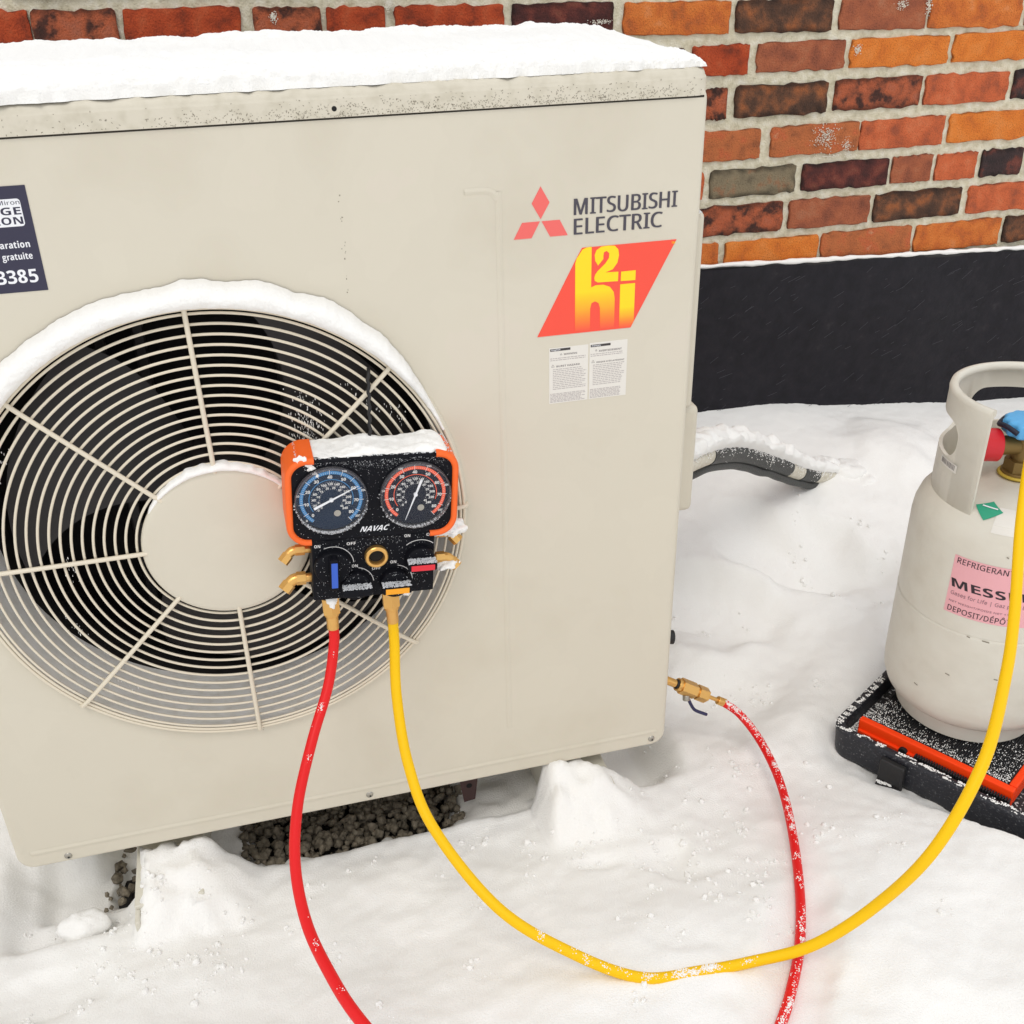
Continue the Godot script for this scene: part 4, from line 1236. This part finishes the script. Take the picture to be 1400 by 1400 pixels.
func make_hoses() -> void:
	var flake := SphereMesh.new()
	flake.radius = 1.0
	flake.height = 1.5
	flake.radial_segments = 6
	flake.rings = 4
	# red hose: from the gauge set down, round in front and back to the brass valve
	var a := Vector3(0.4075, 0.3575, 0.050)
	var red := thing("red_hose", a, "red charging hose running from the gauge set to the brass valve", "hose")
	var nut_a := Vector3(0.4060, 0.3565, 0.0495)
	part(red, "hose_nut", joined([nut(nut_a, nut_a + Vector3(0, -0.020, 0.001), 0.0098), rod(nut_a + Vector3(0, -0.018, 0.001), nut_a + Vector3(0, -0.024, 0.0012), 0.0082, 20)]), M.brass)
	part(red, "ferrule", rod(nut_a + Vector3(0, -0.022, 0.001), nut_a + Vector3(-0.0006, -0.0405, 0.003), 0.0068, 20), M.brass)
	var rp := [nut_a + Vector3(-0.0005, -0.036, 0.0025)]
	rp.append_array(RED_PATH)
	var pts := spline(rp, 14)
	part(red, "tube", tube(pts, 0.0058, 16), M.red_hose)
	var e := pts[pts.size() - 1]
	var back := Vector3(-0.84, 0.53, -0.05).normalized()
	part(red, "ferrule", rod(e - back * 0.004, e + back * 0.011, 0.0062, 18), M.brass)
	var x1 := hose_snow(pts, 0.0058, 0.0, 0.45, 90, 31, 0.0008)
	x1.append_array(hose_snow(pts, 0.0058, 0.62, 1.0, 1300, 32, 0.0009))
	for i in x1.size(): x1[i].origin -= a
	scatter(red, "snow_grains", x1, flake, M.snow)
	# the brass valve the red hose is screwed to
	var vb := thing("ball_valve", e + back * 0.09, "small brass ball valve with dark blue lever at the unit's lower right edge", "valve")
	var q := e + back * 0.010
	part(vb, "stem", rod(q, q + back * 0.022, 0.0030, 12), M.brass)
	part(vb, "coupling", joined([rod(q + back * 0.019, q + back * 0.024, 0.0062, 18), nut(q + back * 0.023, q + back * 0.040, 0.0108), rod(q + back * 0.039, q + back * 0.046, 0.0085, 18)]), M.brass)
	part(vb, "body", joined([nut(q + back * 0.044, q + back * 0.070, 0.0112), rod(q + back * 0.068, q + back * 0.076, 0.0095, 20)]), M.brass)
	part(vb, "end_ring", rod(q + back * 0.075, q + back * 0.0785, 0.0070, 20), M.black)
	var lv := q + back * 0.058
	part(vb, "spindle", rod(lv + Vector3(-0.002, -0.009, 0.004), lv + Vector3(-0.003, -0.0165, 0.007), 0.0052, 14), M.screw)
	part(vb, "lever", tube(spline([lv + Vector3(0.0, -0.014, 0.007), lv + Vector3(0.005, -0.026, 0.010), lv + Vector3(0.010, -0.033, 0.012), lv + Vector3(0.022, -0.040, 0.014), lv + Vector3(0.027, -0.043, 0.014)], 4), 0.0024, 10), mat(40, 40, 78, 0.4))
	# yellow hose
	var b := Vector3(0.4720, 0.3535, 0.053)
	var yel := thing("yellow_hose", b, "yellow charging hose looping from the gauge set across snow to the tank", "hose")
	part(yel, "hose_nut", joined([nut(b, b + Vector3(0, -0.018, 0.001), 0.0098), rod(b + Vector3(0, -0.016, 0.001), b + Vector3(0, -0.023, 0.0012), 0.0084, 20)]), M.brass)
	part(yel, "ferrule", rod(b + Vector3(0, -0.022, 0.001), b + Vector3(0, -0.040, 0.002), 0.0068, 20), M.brass)
	var yp := spline([b + Vector3(0, -0.035, 0.002), Vector3(0.4715, 0.285, 0.056), Vector3(0.4655, 0.230, 0.085), Vector3(0.4655, 0.178, 0.140), Vector3(0.4800, 0.135, 0.200), Vector3(0.5300, 0.088, 0.284), Vector3(0.5970, 0.050, 0.330), Vector3(0.6640, 0.0290, 0.364), Vector3(0.7300, 0.0210, 0.368), Vector3(0.7860, 0.024, 0.374), Vector3(0.8450, 0.052, 0.392), Vector3(0.8960, 0.114, 0.410), Vector3(0.9340, 0.205, 0.430), Vector3(0.9900, 0.280, 0.405), Vector3(1.0560, 0.316, 0.338), Vector3(1.1030, 0.350, 0.280), Vector3(1.1480, 0.418, 0.210), Vector3(1.1950, 0.476, 0.150), Vector3(1.2500, 0.500, 0.100), Vector3(1.3000, 0.470, 0.070), Vector3(1.3150, 0.425, 0.060)], 14)
	part(yel, "tube", tube(yp, 0.0060, 16), M.yellow_hose)
	var x2 := hose_snow(yp, 0.006, 0.27, 0.47, 260, 33, 0.0009)
	x2.append_array(hose_snow(yp, 0.006, 0.375, 0.415, 420, 34, 0.0010))
	for i in x2.size(): x2[i].origin -= b
	scatter(yel, "snow_grains", x2, flake, M.snow)

# ------------------------------------------------------------------ gas tank on its scale
const TANK := Vector3(1.3085, -0.020, 0.0138)
func on_tank(p: Vector3) -> Vector3:
	# x runs round the tank from the label's left edge, z is the height above the wall
	var a := deg_to_rad(156.2) - p.x / 0.1208
	var r := 0.1208 + p.z
	return Vector3(TANK.x + r * cos(a), p.y, TANK.z + r * sin(a))

func make_tank() -> void:
	var t := thing("gas_tank", TANK, "pale grey refrigerant tank with open collar and pink label, on the scale", "gas tank")
	var at := Transform3D(Basis.IDENTITY, Vector3(TANK.x, 0, TANK.z))
	var prof := []
	for q in [[0.0, 0.004], [0.085, 0.003], [0.104, 0.008], [0.1145, 0.018], [0.1195, 0.032], [0.1208, 0.050], [0.1208, 0.1655], [0.1212, 0.1668], [0.1198, 0.1680], [0.1198, 0.1700], [0.1208, 0.1716], [0.1208, 0.285], [0.1192, 0.300], [0.1145, 0.315], [0.105, 0.329], [0.090, 0.340], [0.065, 0.349], [0.03, 0.354], [0.0, 0.3545]]: prof.append(Vector2(q[0], q[1]))
	part(t, "body", joined([[lathe(prof, 112), at]]), M.tank)
	part(t, "foot_ring", joined([[lathe(hard([Vector2(0.098, 0.012), Vector2(0.0960, -0.0188), Vector2(0.0935, -0.0195), Vector2(0.0925, 0.010)]), 96), at]]), M.tank)
	# collar with hand holes: a shell cut by solid shapes
	var c := CSGCombiner3D.new()
	c.name = "collar"
	t.add_child(c, true)
	c.position = Vector3(0, 0.02, 0)
	c.material_override = M.tank
	var tubes := CSGPolygon3D.new()
	tubes.mode = CSGPolygon3D.MODE_SPIN
	tubes.spin_sides = 96
	tubes.spin_degrees = 360
	tubes.smooth_faces = true
	tubes.polygon = PackedVector2Array([Vector2(0.0985, 0.318), Vector2(0.1030, 0.318), Vector2(0.1025, 0.462), Vector2(0.1032, 0.468), Vector2(0.1020, 0.473), Vector2(0.0975, 0.4745), Vector2(0.0930, 0.473), Vector2(0.0915, 0.468), Vector2(0.0930, 0.4645), Vector2(0.0975, 0.462)])
	tubes.name = "shell"
	c.add_child(tubes, true)
	for w in [[216.0, 0.060], [-72.0, 0.046]]:
		var hole := CSGPolygon3D.new()
		hole.operation = CSGShape3D.OPERATION_SUBTRACTION
		hole.polygon = rr_path(w[1] * 2.0, 0.050, 0.021, 8)
		hole.mode = CSGPolygon3D.MODE_DEPTH
		hole.depth = 0.14
		hole.name = "cut_hole"
		c.add_child(hole, true)
		var an := deg_to_rad(w[0])
		# its -z axis points outwards
		hole.transform = Transform3D(Basis.looking_at(Vector3(cos(an), 0, sin(an)), Vector3.UP), Vector3(0, 0.4135, 0))
	var gap := CSGPolygon3D.new()
	gap.operation = CSGShape3D.OPERATION_SUBTRACTION
	var g0 := deg_to_rad(157.0)
	var g1 := deg_to_rad(64.0)
	gap.polygon = PackedVector2Array([Vector2.ZERO, Vector2(cos(g0), sin(g0)) * 0.3, Vector2(cos((g0 + g1) / 2), sin((g0 + g1) / 2)) * 0.4, Vector2(cos(g1), sin(g1)) * 0.3])
	gap.mode = CSGPolygon3D.MODE_DEPTH
	gap.depth = 0.3
	gap.name = "cut_gap"
	c.add_child(gap, true)
	# polygon x, y -> world x, z; depth runs up
	gap.transform = Transform3D(Basis(Vector3(1, 0, 0), Vector3(0, 0, 1), Vector3(0, -1, 0)), Vector3(0, 0.28, 0))
	# labels
	var W := 0.118
	var pink := grid(40, 2, func(u: float, w: float) -> Vector3: return on_tank(Vector3(u * W, lerpf(0.1955, 0.281, w), 0.0005)))
	var lb := part(t, "pink_label", pink, M.pink)
	var mp := func(p: Vector3) -> Vector3: return on_tank(p)
	part(lb, "label_heading", joined([letters("REFRIGERANT", "sans", 0.0045, 0.2705, 0.074, 0.2785, 0.0007, 0.0, mp), letters("DEPOSIT/DÉPÔT", "sans", 0.0045, 0.1985, 0.083, 0.2090, 0.0007, 0.0, mp), letters("R-410A", "sans", 0.079, 0.2705, 0.110, 0.2785, 0.0007, 0.0, mp)]), M.ink)
	part(lb, "maker_lettering", letters("MESSER", "bold", 0.0045, 0.2345, 0.1060, 0.2470, 0.0007, -0.25, mp), M.ink)
	part(lb, "small_print", joined([letters("Gases for Life | Gaz pour la vie", "sans", 0.0045, 0.2215, 0.110, 0.2290, 0.0007, 0.0, mp), letters("NET WEIGHT/POIDS NET 11.3kg", "sans", 0.0045, 0.2115, 0.090, 0.2150, 0.0007, 0.0, mp)]), M.ink_pale)
	# white paper and green diamond on the shoulder
	var sh := func(a: float, r: float, up: float) -> Vector3:
		var y := 0.0
		var pr := prof
		for i in range(11, pr.size() - 1):
			if r <= pr[i].x and r >= pr[i + 1].x:
				y = lerpf(pr[i].y, pr[i + 1].y, (pr[i].x - r) / maxf(pr[i].x - pr[i + 1].x, 1e-6))
				break
		return Vector3(TANK.x + r * cos(a), y + up, TANK.z + r * sin(a))
	part(t, "paper_label", grid(24, 8, func(u: float, w: float) -> Vector3: return sh.call(deg_to_rad(lerpf(140, 78, u)), lerpf(0.111, 0.082, w), 0.0007)), M.white_label)
	part(t, "hazard_diamond", grid(12, 12, func(u: float, w: float) -> Vector3:
		var s := (u + w - 1.0)
		var d := (w - u)
		return sh.call(deg_to_rad(147.0 - s * 11.0), 0.0900 - d * 0.0140, 0.0013)), M.green)
	part(t, "diamond_band", grid(8, 3, func(u: float, w: float) -> Vector3: return sh.call(deg_to_rad(lerpf(153.0, 140.5, u)), lerpf(0.0885, 0.0865, w), 0.0020)), M.white_ink)
	var bar := func(a0: float, a1: float, y0: float, y1: float, lift: float) -> ArrayMesh:
		return grid(6, 2, func(u: float, w: float) -> Vector3:
			var an := deg_to_rad(lerpf(a0, a1, u))
			return Vector3(TANK.x + (0.1031 + lift) * cos(an), lerpf(y0, y1, w), TANK.z + (0.1031 + lift) * sin(an)))
	var bl := part(t, "barcode_label", bar.call(196.0, 175.0, 0.3755, 0.3865, 0.0003), M.white_label)
	var bars := []
	var bx := 192.0
	var rng := RandomNumberGenerator.new()
	rng.seed = 4
	while bx > 175.0:
		var w := rng.randf_range(0.25, 0.8)
		bars.append(bar.call(bx + 2.0, bx + 2.0 - w, 0.378, 0.3850, 0.0006))
		bx -= w + rng.randf_range(0.35, 0.8)
	part(bl, "bars", joined(bars), M.text_mid)
	# scuffs
	var sc := []
	for q in [[0.055, 0.167, 0.009], [0.036, 0.168, 0.004], [0.067, 0.31, 0.006], [0.02, 0.10, 0.006], [0.08, 0.11, 0.005], [-0.02, 0.06, 0.006], [0.10, 0.07, 0.004], [0.06, 0.296, 0.003]]:
		sc.append(grid(5, 2, func(u: float, w: float) -> Vector3: return on_tank(Vector3(q[0] + u * q[2], q[1] + w * 0.0016 - u * 0.001, 0.0004))))
	tag(part(t, "scuff_marks", joined(sc), M.grime), "", "", "", "stuff")
	# valve
	var v0 := Vector3(TANK.x, 0.355, TANK.z)
	var vv := part(t, "valve", joined([rod(v0 - Vector3(0, 0.003, 0), v0 + Vector3(0, 0.008, 0), 0.022, 28), nut(v0 + Vector3(0, 0.006, 0), v0 + Vector3(0, 0.024, 0), 0.019), rod(v0 + Vector3(0, 0.022, 0), v0 + Vector3(0, 0.058, 0), 0.0135, 24),
		rod(v0 + Vector3(-0.008, 0.043, -0.002), v0 + Vector3(-0.048, 0.044, -0.012), 0.0125, 22), rod(v0 + Vector3(0.008, 0.040, 0.004), v0 + Vector3(0.030, 0.066, 0.030), 0.009, 20)]), M.old_brass)
	part(vv, "red_cap", rod(v0 + Vector3(-0.034, 0.044, -0.0085), v0 + Vector3(-0.0565, 0.045, -0.0145), 0.0215, 32), M.red_cap)
	part(vv, "yellow_seal", joined([[lathe([Vector2(0.020, 0.0), Vector2(0.026, 0.002), Vector2(0.024, 0.005), Vector2(0.019, 0.004)], 32), Transform3D(Basis.IDENTITY, v0)]]), M.yellow_tape)
	var wheel := PackedVector3Array()
	for k in 6:
		for i in 72:
			var a := TAU * i / 72
			var r := 0.0305 + 0.0016 * cos(a * 12.0)
			var pr2: Vector2 = [Vector2(0, 0.062), Vector2(0.9, 0.060), Vector2(1.0, 0.063), Vector2(1.0, 0.076), Vector2(0.86, 0.080), Vector2(0, 0.079)][k]
			wheel.append(v0 + Vector3(r * pr2.x * cos(a), pr2.y, r * pr2.x * sin(a)))
	part(vv, "handwheel", from_points(wheel, 72, 6, true), M.blue_wheel)
	var ring_pts := []
	for k in 9:
		var ca := deg_to_rad(150.0 + 14.0 * k)
		ring_pts.append(v0 + Vector3(0.0345 * cos(ca), 0.070 + 0.004 * sin(k * 0.8), 0.0345 * sin(ca)))
	var cordp := spline(ring_pts, 4)
	part(vv, "cap_strap", tube(cordp, 0.0034, 8), mat(24, 28, 48, 0.6))

func make_scale() -> void:
	var e1 := Vector3(0.526, 0, 0.8505).normalized()
	var e2 := Vector3(0.8505, 0, -0.526).normalized()
	var O := Vector3(1.103, -0.030, -0.001)
	var s := Node3D.new()
	s.name = "refrigerant_scale"
	add_child(s, true)
	tag(s, "black charging scale with orange frame, frosted with snow, under the tank", "scale")
	# own axes: x along the near edge, y up, z = x cross y points away from e2
	s.transform = Transform3D(Basis(e1, Vector3.UP, e1.cross(Vector3.UP)), O + Vector3(0, -0.055, 0))
	var zs := signf(e1.cross(Vector3.UP).dot(e2))
	var L := 0.37
	var D := 0.31
	# tray: floor and rounded rim
	var tl := PackedVector3Array()
	var prof := [Vector2(0.010, 0.0), Vector2(0.002, 0.004), Vector2(0.0, 0.012), Vector2(-0.003, 0.046), Vector2(-0.003, 0.052), Vector2(-0.001, 0.055), Vector2(0.008, 0.055), Vector2(0.011, 0.052), Vector2(0.012, 0.030)]
	var nu := 0
	for p in prof:
		var pp := rr_path(L - 2 * p.x, D - 2 * p.x, 0.024 - p.x, 8, 1)
		nu = pp.size()
		for q in pp: tl.append(Vector3(q.x + L / 2, p.y, zs * (q.y + D / 2)))
	lpart(s, "tray_rim", from_points(tl, nu, prof.size(), true), M.tray_side)
	lpart(s, "tray_floor", rbox(Vector3(L - 0.022, 0.010, D - 0.022), 0.003, Vector3(L / 2, 0.026, zs * D / 2)), M.tray)
	# orange frame round the platform
	var fw := 0.222
	var fd := 0.262
	var fc := Vector3(0.027 + fw / 2, 0, zs * (0.026 + fd / 2))
	lpart(s, "platform_frame", rbox(Vector3(fw, 0.030, 0.011), 0.0025, Vector3(fc.x, 0.0495, zs * 0.0315)), M.orange_red)
	lpart(s, "platform_frame", rbox(Vector3(0.011, 0.030, fd - 0.012), 0.0025, Vector3(fc.x + fw / 2 - 0.0055, 0.0495, zs * (0.038 + (fd - 0.012) / 2))), M.orange_red)
	lpart(s, "platform_ledge", rbox(Vector3(fw - 0.004, 0.014, 0.006), 0.0015, Vector3(fc.x, 0.041, zs * 0.0245)), M.orange_red)
	# ribbed rubber mat
	var pw := fw - 0.021
	var pd := fd - 0.021
	var ribs := 66
	var mat_pts := PackedVector3Array()
	for j in 2:
		for i in ribs * 4 + 1:
			var h := 0.0622 + (0.0012 if i % 4 in [1, 2] else -0.0008)
			mat_pts.append(Vector3(fc.x - pw / 2 + pw * i / (ribs * 4.0), h, fc.z + (j - 0.5) * pd))
	lpart(s, "rubber_mat", from_points(mat_pts, ribs * 4 + 1, 2), M.rubber)
	lpart(s, "mat_base", rbox(Vector3(pw, 0.02, pd), 0.002, Vector3(fc.x, 0.049, fc.z)), M.rubber)
	# ribbed bumper along the platform's foot
	var fin := []
	for i in 36: fin.append(rbox(Vector3(0.0028, 0.014, 0.008), 0.0008, Vector3(0.118 + i * 0.0037, 0.0480, zs * 0.0190)))
	lpart(s, "ribbed_bumper", joined(fin), M.rubber)
	lpart(s, "frame_stud", rod(Vector3(0.098, 0.046, zs * 0.029), Vector3(0.098, 0.046, zs * 0.021), 0.0065, 18), M.rubber)
	# latch on the near side
	var la := lpart(s, "latch", rbox(Vector3(0.036, 0.044, 0.010), 0.0025, Vector3(0.100, 0.026, -zs * 0.009)), M.black)
	lpart(la, "latch_lip", rbox(Vector3(0.032, 0.010, 0.012), 0.002, Vector3(0.100, 0.006, -zs * 0.016)), M.black)
	# snow crumbs on rim and floor
	var rng := RandomNumberGenerator.new()
	rng.seed = 8
	var xf := []
	for i in 6800:
		var p := Vector3.ZERO
		var pick := rng.randf()
		if pick < 0.34: p = Vector3(rng.randf_range(0.005, 0.33), 0.0552, zs * rng.randf_range(0.0, 0.009))
		elif pick < 0.5: p = Vector3(rng.randf_range(-0.001, 0.009), 0.0552, zs * rng.randf_range(0.01, 0.2))
		elif pick < 0.8:
			p = Vector3(rng.randf_range(0.014, 0.33), 0.0315, zs * rng.randf_range(0.013, 0.025))
			if p.x > 0.12 and rng.randf() < 0.6: continue
		elif pick < 0.92: p = Vector3(rng.randf_range(0.013, 0.026), 0.0315, zs * rng.randf_range(0.013, 0.12))
		else: p = Vector3(rng.randf_range(0.084, 0.118), 0.0125, -zs * rng.randf_range(0.012, 0.021))
		if i >= 5200:
			var away := -log(1.0 - rng.randf() * 0.999) * 0.011
			p = Vector3(rng.randf_range(fc.x - pw / 2 + 0.002, fc.x + pw / 2 - 0.002), 0.0634, zs * (0.0385 + away))
			if rng.randf() < 0.35: p = Vector3(fc.x + pw / 2 - absf(rng.randfn(0, 0.03)) - 0.001, 0.0634, zs * (0.038 + rng.randf() * 0.09))
			if rng.randf() < 0.15: p = Vector3(fc.x - pw / 2 + absf(rng.randfn(0, 0.015)), 0.0634, zs * (0.038 + rng.randf() * 0.06))
			xf.append(Transform3D(Basis.from_scale(Vector3(0.00042, 0.00025, 0.0009) * rng.randf_range(0.5, 1.6)), p))
			continue
		if fn.get_noise_3d(p.x * 60.0, p.y * 90.0, p.z * 110.0) < -0.08: continue
		xf.append(Transform3D(Basis.from_scale(Vector3(1, 0.6, 1) * rng.randf_range(0.0004, 0.0014)), p))
	var flake := SphereMesh.new()
	flake.radius = 1.0
	flake.height = 1.6
	flake.radial_segments = 6
	flake.rings = 3
	scatter(s, "snow_crumbs", xf, flake, M.snow)

# ------------------------------------------------------------------ refrigerant lines
func make_lineset() -> void:
	var pts := spline([Vector3(0.88, 0.318, -0.19), Vector3(0.93, 0.324, -0.20), Vector3(1.0, 0.302, -0.26), Vector3(1.10, 0.243, -0.36), Vector3(1.21, 0.168, -0.45), Vector3(1.32, 0.092, -0.53), Vector3(1.43, 0.034, -0.60), Vector3(1.54, -0.01, -0.66)], 12)
	var t := thing("refrigerant_line", Vector3(0.88, 0.345, -0.19), "bent insulated pipe wrapped in black tape, half covered in snow, right of unit", "pipe")
	part(t, "insulation", tube(pts, 0.0165, 20), M.lineset)
	var n := pts.size()
	part(t, "black_tape", tube(pts.slice(int(n * 0.27), int(n * 0.65)), 0.0176, 20), M.tape)
	part(t, "black_tape", tube(pts.slice(int(n * 0.70), int(n * 0.78)), 0.0176, 20), M.tape)
	var lower := PackedVector3Array()
	for p in pts.slice(int(n * 0.10), n): lower.append(p + Vector3(-0.005, -0.021 + 0.003 * fn.get_noise_1d(p.x * 12.0), 0.005))
	part(t, "small_pipe", tube(lower, 0.008, 14), M.tape)
	var flake := SphereMesh.new()
	flake.radius = 1.0
	flake.height = 1.5
	flake.radial_segments = 6
	flake.rings = 4
	var fx := hose_snow(pts, 0.0176, 0.10, 0.90, 5200, 61, 0.0012)
	for i in fx.size(): fx[i].origin -= t.position
	scatter(t, "snow_grains", fx, flake, M.snow)
	snow_thing("snow_lump", joined([blob(Vector3(1.462, 0.030, -0.606), Vector3(0.050, 0.026, 0.036), 0.16, 24.0, 48, 28), blob(Vector3(1.415, 0.052, -0.612), Vector3(0.035, 0.018, 0.020), 0.16, 36.0, 40, 24), blob(Vector3(1.49, 0.018, -0.575), Vector3(0.045, 0.018, 0.028), 0.16, 30.0, 40, 24)]), "heap of snow where the bent pipe dips into the roof snow")
	# snow riding on the pipe
	var sn := func(a: float, b: float) -> Vector3:
		var i := a * (n - 1)
		var k := mini(int(i), n - 2)
		var c := pts[k].lerp(pts[k + 1], i - k)
		var d := (pts[k + 1] - pts[k]).normalized()
		var side := d.cross(Vector3.UP).normalized()
		var up := side.cross(d)
		var ph := lerpf(-0.52, 1.18, b) * PI * 0.62
		var thick := 0.006 + 0.012 * maxf(cos(ph), 0.0) + 0.007 * fn.get_noise_2d(a * 30.0, b * 6.0)
		thick += 0.006 * n3(c, 26.0) * maxf(cos(ph), 0.0)
		thick *= (1.0 - 0.65 * ss(0.55, 0.95, a)) * ss(0.0, 0.06, b) * (1.0 - ss(0.94, 1.0, b)) * 1.0
		var p := c + (up * cos(ph) - side * sin(ph)) * (0.0178 + thick)
		return p + Vector3(0, 1, 0) * 0.0016 * n3(p, 90.0)
	snow_thing("snow_ridge", grid(140, 26, sn), "ridge of snow lying along the bent pipe beside the unit")

# ------------------------------------------------------------------ loose snow
func make_chunks() -> void:
	var rng := RandomNumberGenerator.new()
	rng.seed = 20
	var names := [
		[Vector3(0.060, -0.082, 0.030), Vector3(0.030, 0.018, 0.020), "largest snow chunk in the shaded hollow left of the mounting foot"],
		[Vector3(0.105, -0.095, 0.050), Vector3(0.018, 0.013, 0.015), "small snow chunk touching the left side of the left mounting foot"],
		[Vector3(0.040, -0.085, 0.085), Vector3(0.020, 0.015, 0.015), "snow chunk at the near rim of the hollow under the unit's left corner"],
	]
	for q in names: snow_thing("snow_chunk", blob(q[0], q[1], 0.16, 28.0, 40, 24), q[2])

func make_crumbs() -> void:
	var rng := RandomNumberGenerator.new()
	rng.seed = 41
	var xf := []
	var spots := [[1.02, -0.10, 0.12, 0.10, 150], [0.90, 0.10, 0.10, 0.08, 120], [1.05, 0.25, 0.10, 0.10, 90], [0.05, 0.12, 0.09, 0.06, 110], [0.30, 0.10, 0.14, 0.05, 90], [0.62, 0.12, 0.10, 0.05, 100], [0.20, 0.16, 0.08, 0.03, 90], [0.78, 0.14, 0.06, 0.05, 90], [1.25, -0.40, 0.16, 0.08, 110], [0.50, 0.28, 0.20, 0.06, 70], [0.06, 0.03, 0.05, 0.03, 70]]
	for q in spots:
		var cluster := Vector2(q[0], q[1])
		for i in q[4]:
			if i % 9 == 0: cluster = Vector2(q[0] + rng.randfn(0, q[2]), q[1] + rng.randfn(0, q[3]))
			var x: float = cluster.x + rng.randfn(0, 0.012)
			var z: float = cluster.y + rng.randfn(0, 0.012)
			if x > -0.01 and x < 0.85 and z < 0.006: continue
			var r := 0.0008 + 0.0036 * pow(rng.randf(), 3.0)
			var b := Basis.from_euler(Vector3(rng.randf() * 6, rng.randf() * 6, rng.randf() * 6)) * Basis.from_scale(Vector3(1.0, rng.randf_range(0.6, 0.9), rng.randf_range(0.7, 1.2)) * r)
			xf.append(Transform3D(b, Vector3(x, ground(x, z) + r * 0.25, z)))
	scatter(self, "loose_snow_crumbs", xf, blob(Vector3.ZERO, Vector3.ONE, 0.35, 1.3, 12, 8), M.snow)
	tag(get_node("loose_snow_crumbs"), "small crumbs of broken snow scattered over the trodden snow", "snow")

func _ready() -> void:
	# camera
	var cam := Camera3D.new()
	cam.name = "camera"
	cam.fov = 51.2
	cam.near = 0.02
	cam.far = 120.0
	add_child(cam)
	cam.position = Vector3(0.357, 1.006, 1.05)
	cam.basis = Basis(Vector3.UP, deg_to_rad(-14.4304)) * Basis(Vector3.RIGHT, deg_to_rad(-29.1693)) * Basis(Vector3(0, 0, 1), deg_to_rad(-1.1199))
	cam.current = true
	# sky: even overcast
	var sky_mat := ProceduralSkyMaterial.new()
	sky_mat.sky_top_color = Color(0.80, 0.81, 0.83)
	sky_mat.sky_horizon_color = Color(0.86, 0.86, 0.86)
	sky_mat.sky_curve = 0.2
	sky_mat.ground_horizon_color = Color(0.80, 0.80, 0.80)
	sky_mat.ground_bottom_color = Color(0.75, 0.75, 0.75)
	sky_mat.sun_angle_max = 0.0
	var sky := Sky.new()
	sky.sky_material = sky_mat
	var env := Environment.new()
	env.background_mode = Environment.BG_SKY
	env.sky = sky
	env.tonemap_mode = Environment.TONE_MAPPER_LINEAR
	env.tonemap_exposure = 1.56
	env.sdfgi_enabled = true
	env.ssao_enabled = true
	env.ssil_enabled = true
	var we := WorldEnvironment.new()
	we.name = "environment"
	we.environment = env
	add_child(we)
	var sun := DirectionalLight3D.new()
	sun.name = "sun"
	sun.light_energy = 0.22
	sun.light_color = Color(1.0, 0.985, 0.96)
	sun.light_angular_distance = 24.0
	sun.shadow_enabled = true
	add_child(sun)
	sun.rotation = Vector3(deg_to_rad(-58), deg_to_rad(-24), 0)
	fn.seed = 7
	fn.noise_type = FastNoiseLite.TYPE_SIMPLEX_SMOOTH
	fn.frequency = 1.0
	fn.fractal_type = FastNoiseLite.FRACTAL_NONE
	make_materials()
	M.text_mid = mat(120, 112, 112, 0.6)
	M.sun_yellow = mat(255, 218, 8, 0.4)
	M.sun_ink_i = M.sun_ink.duplicate()
	make_ground()
	make_wall()
	make_feet()
	make_unit()
	make_unit_snow()
	make_lineset()
	make_scale()
	make_tank()
	make_manifold()
	make_hoses()
	make_chunks()
	make_crumbs()
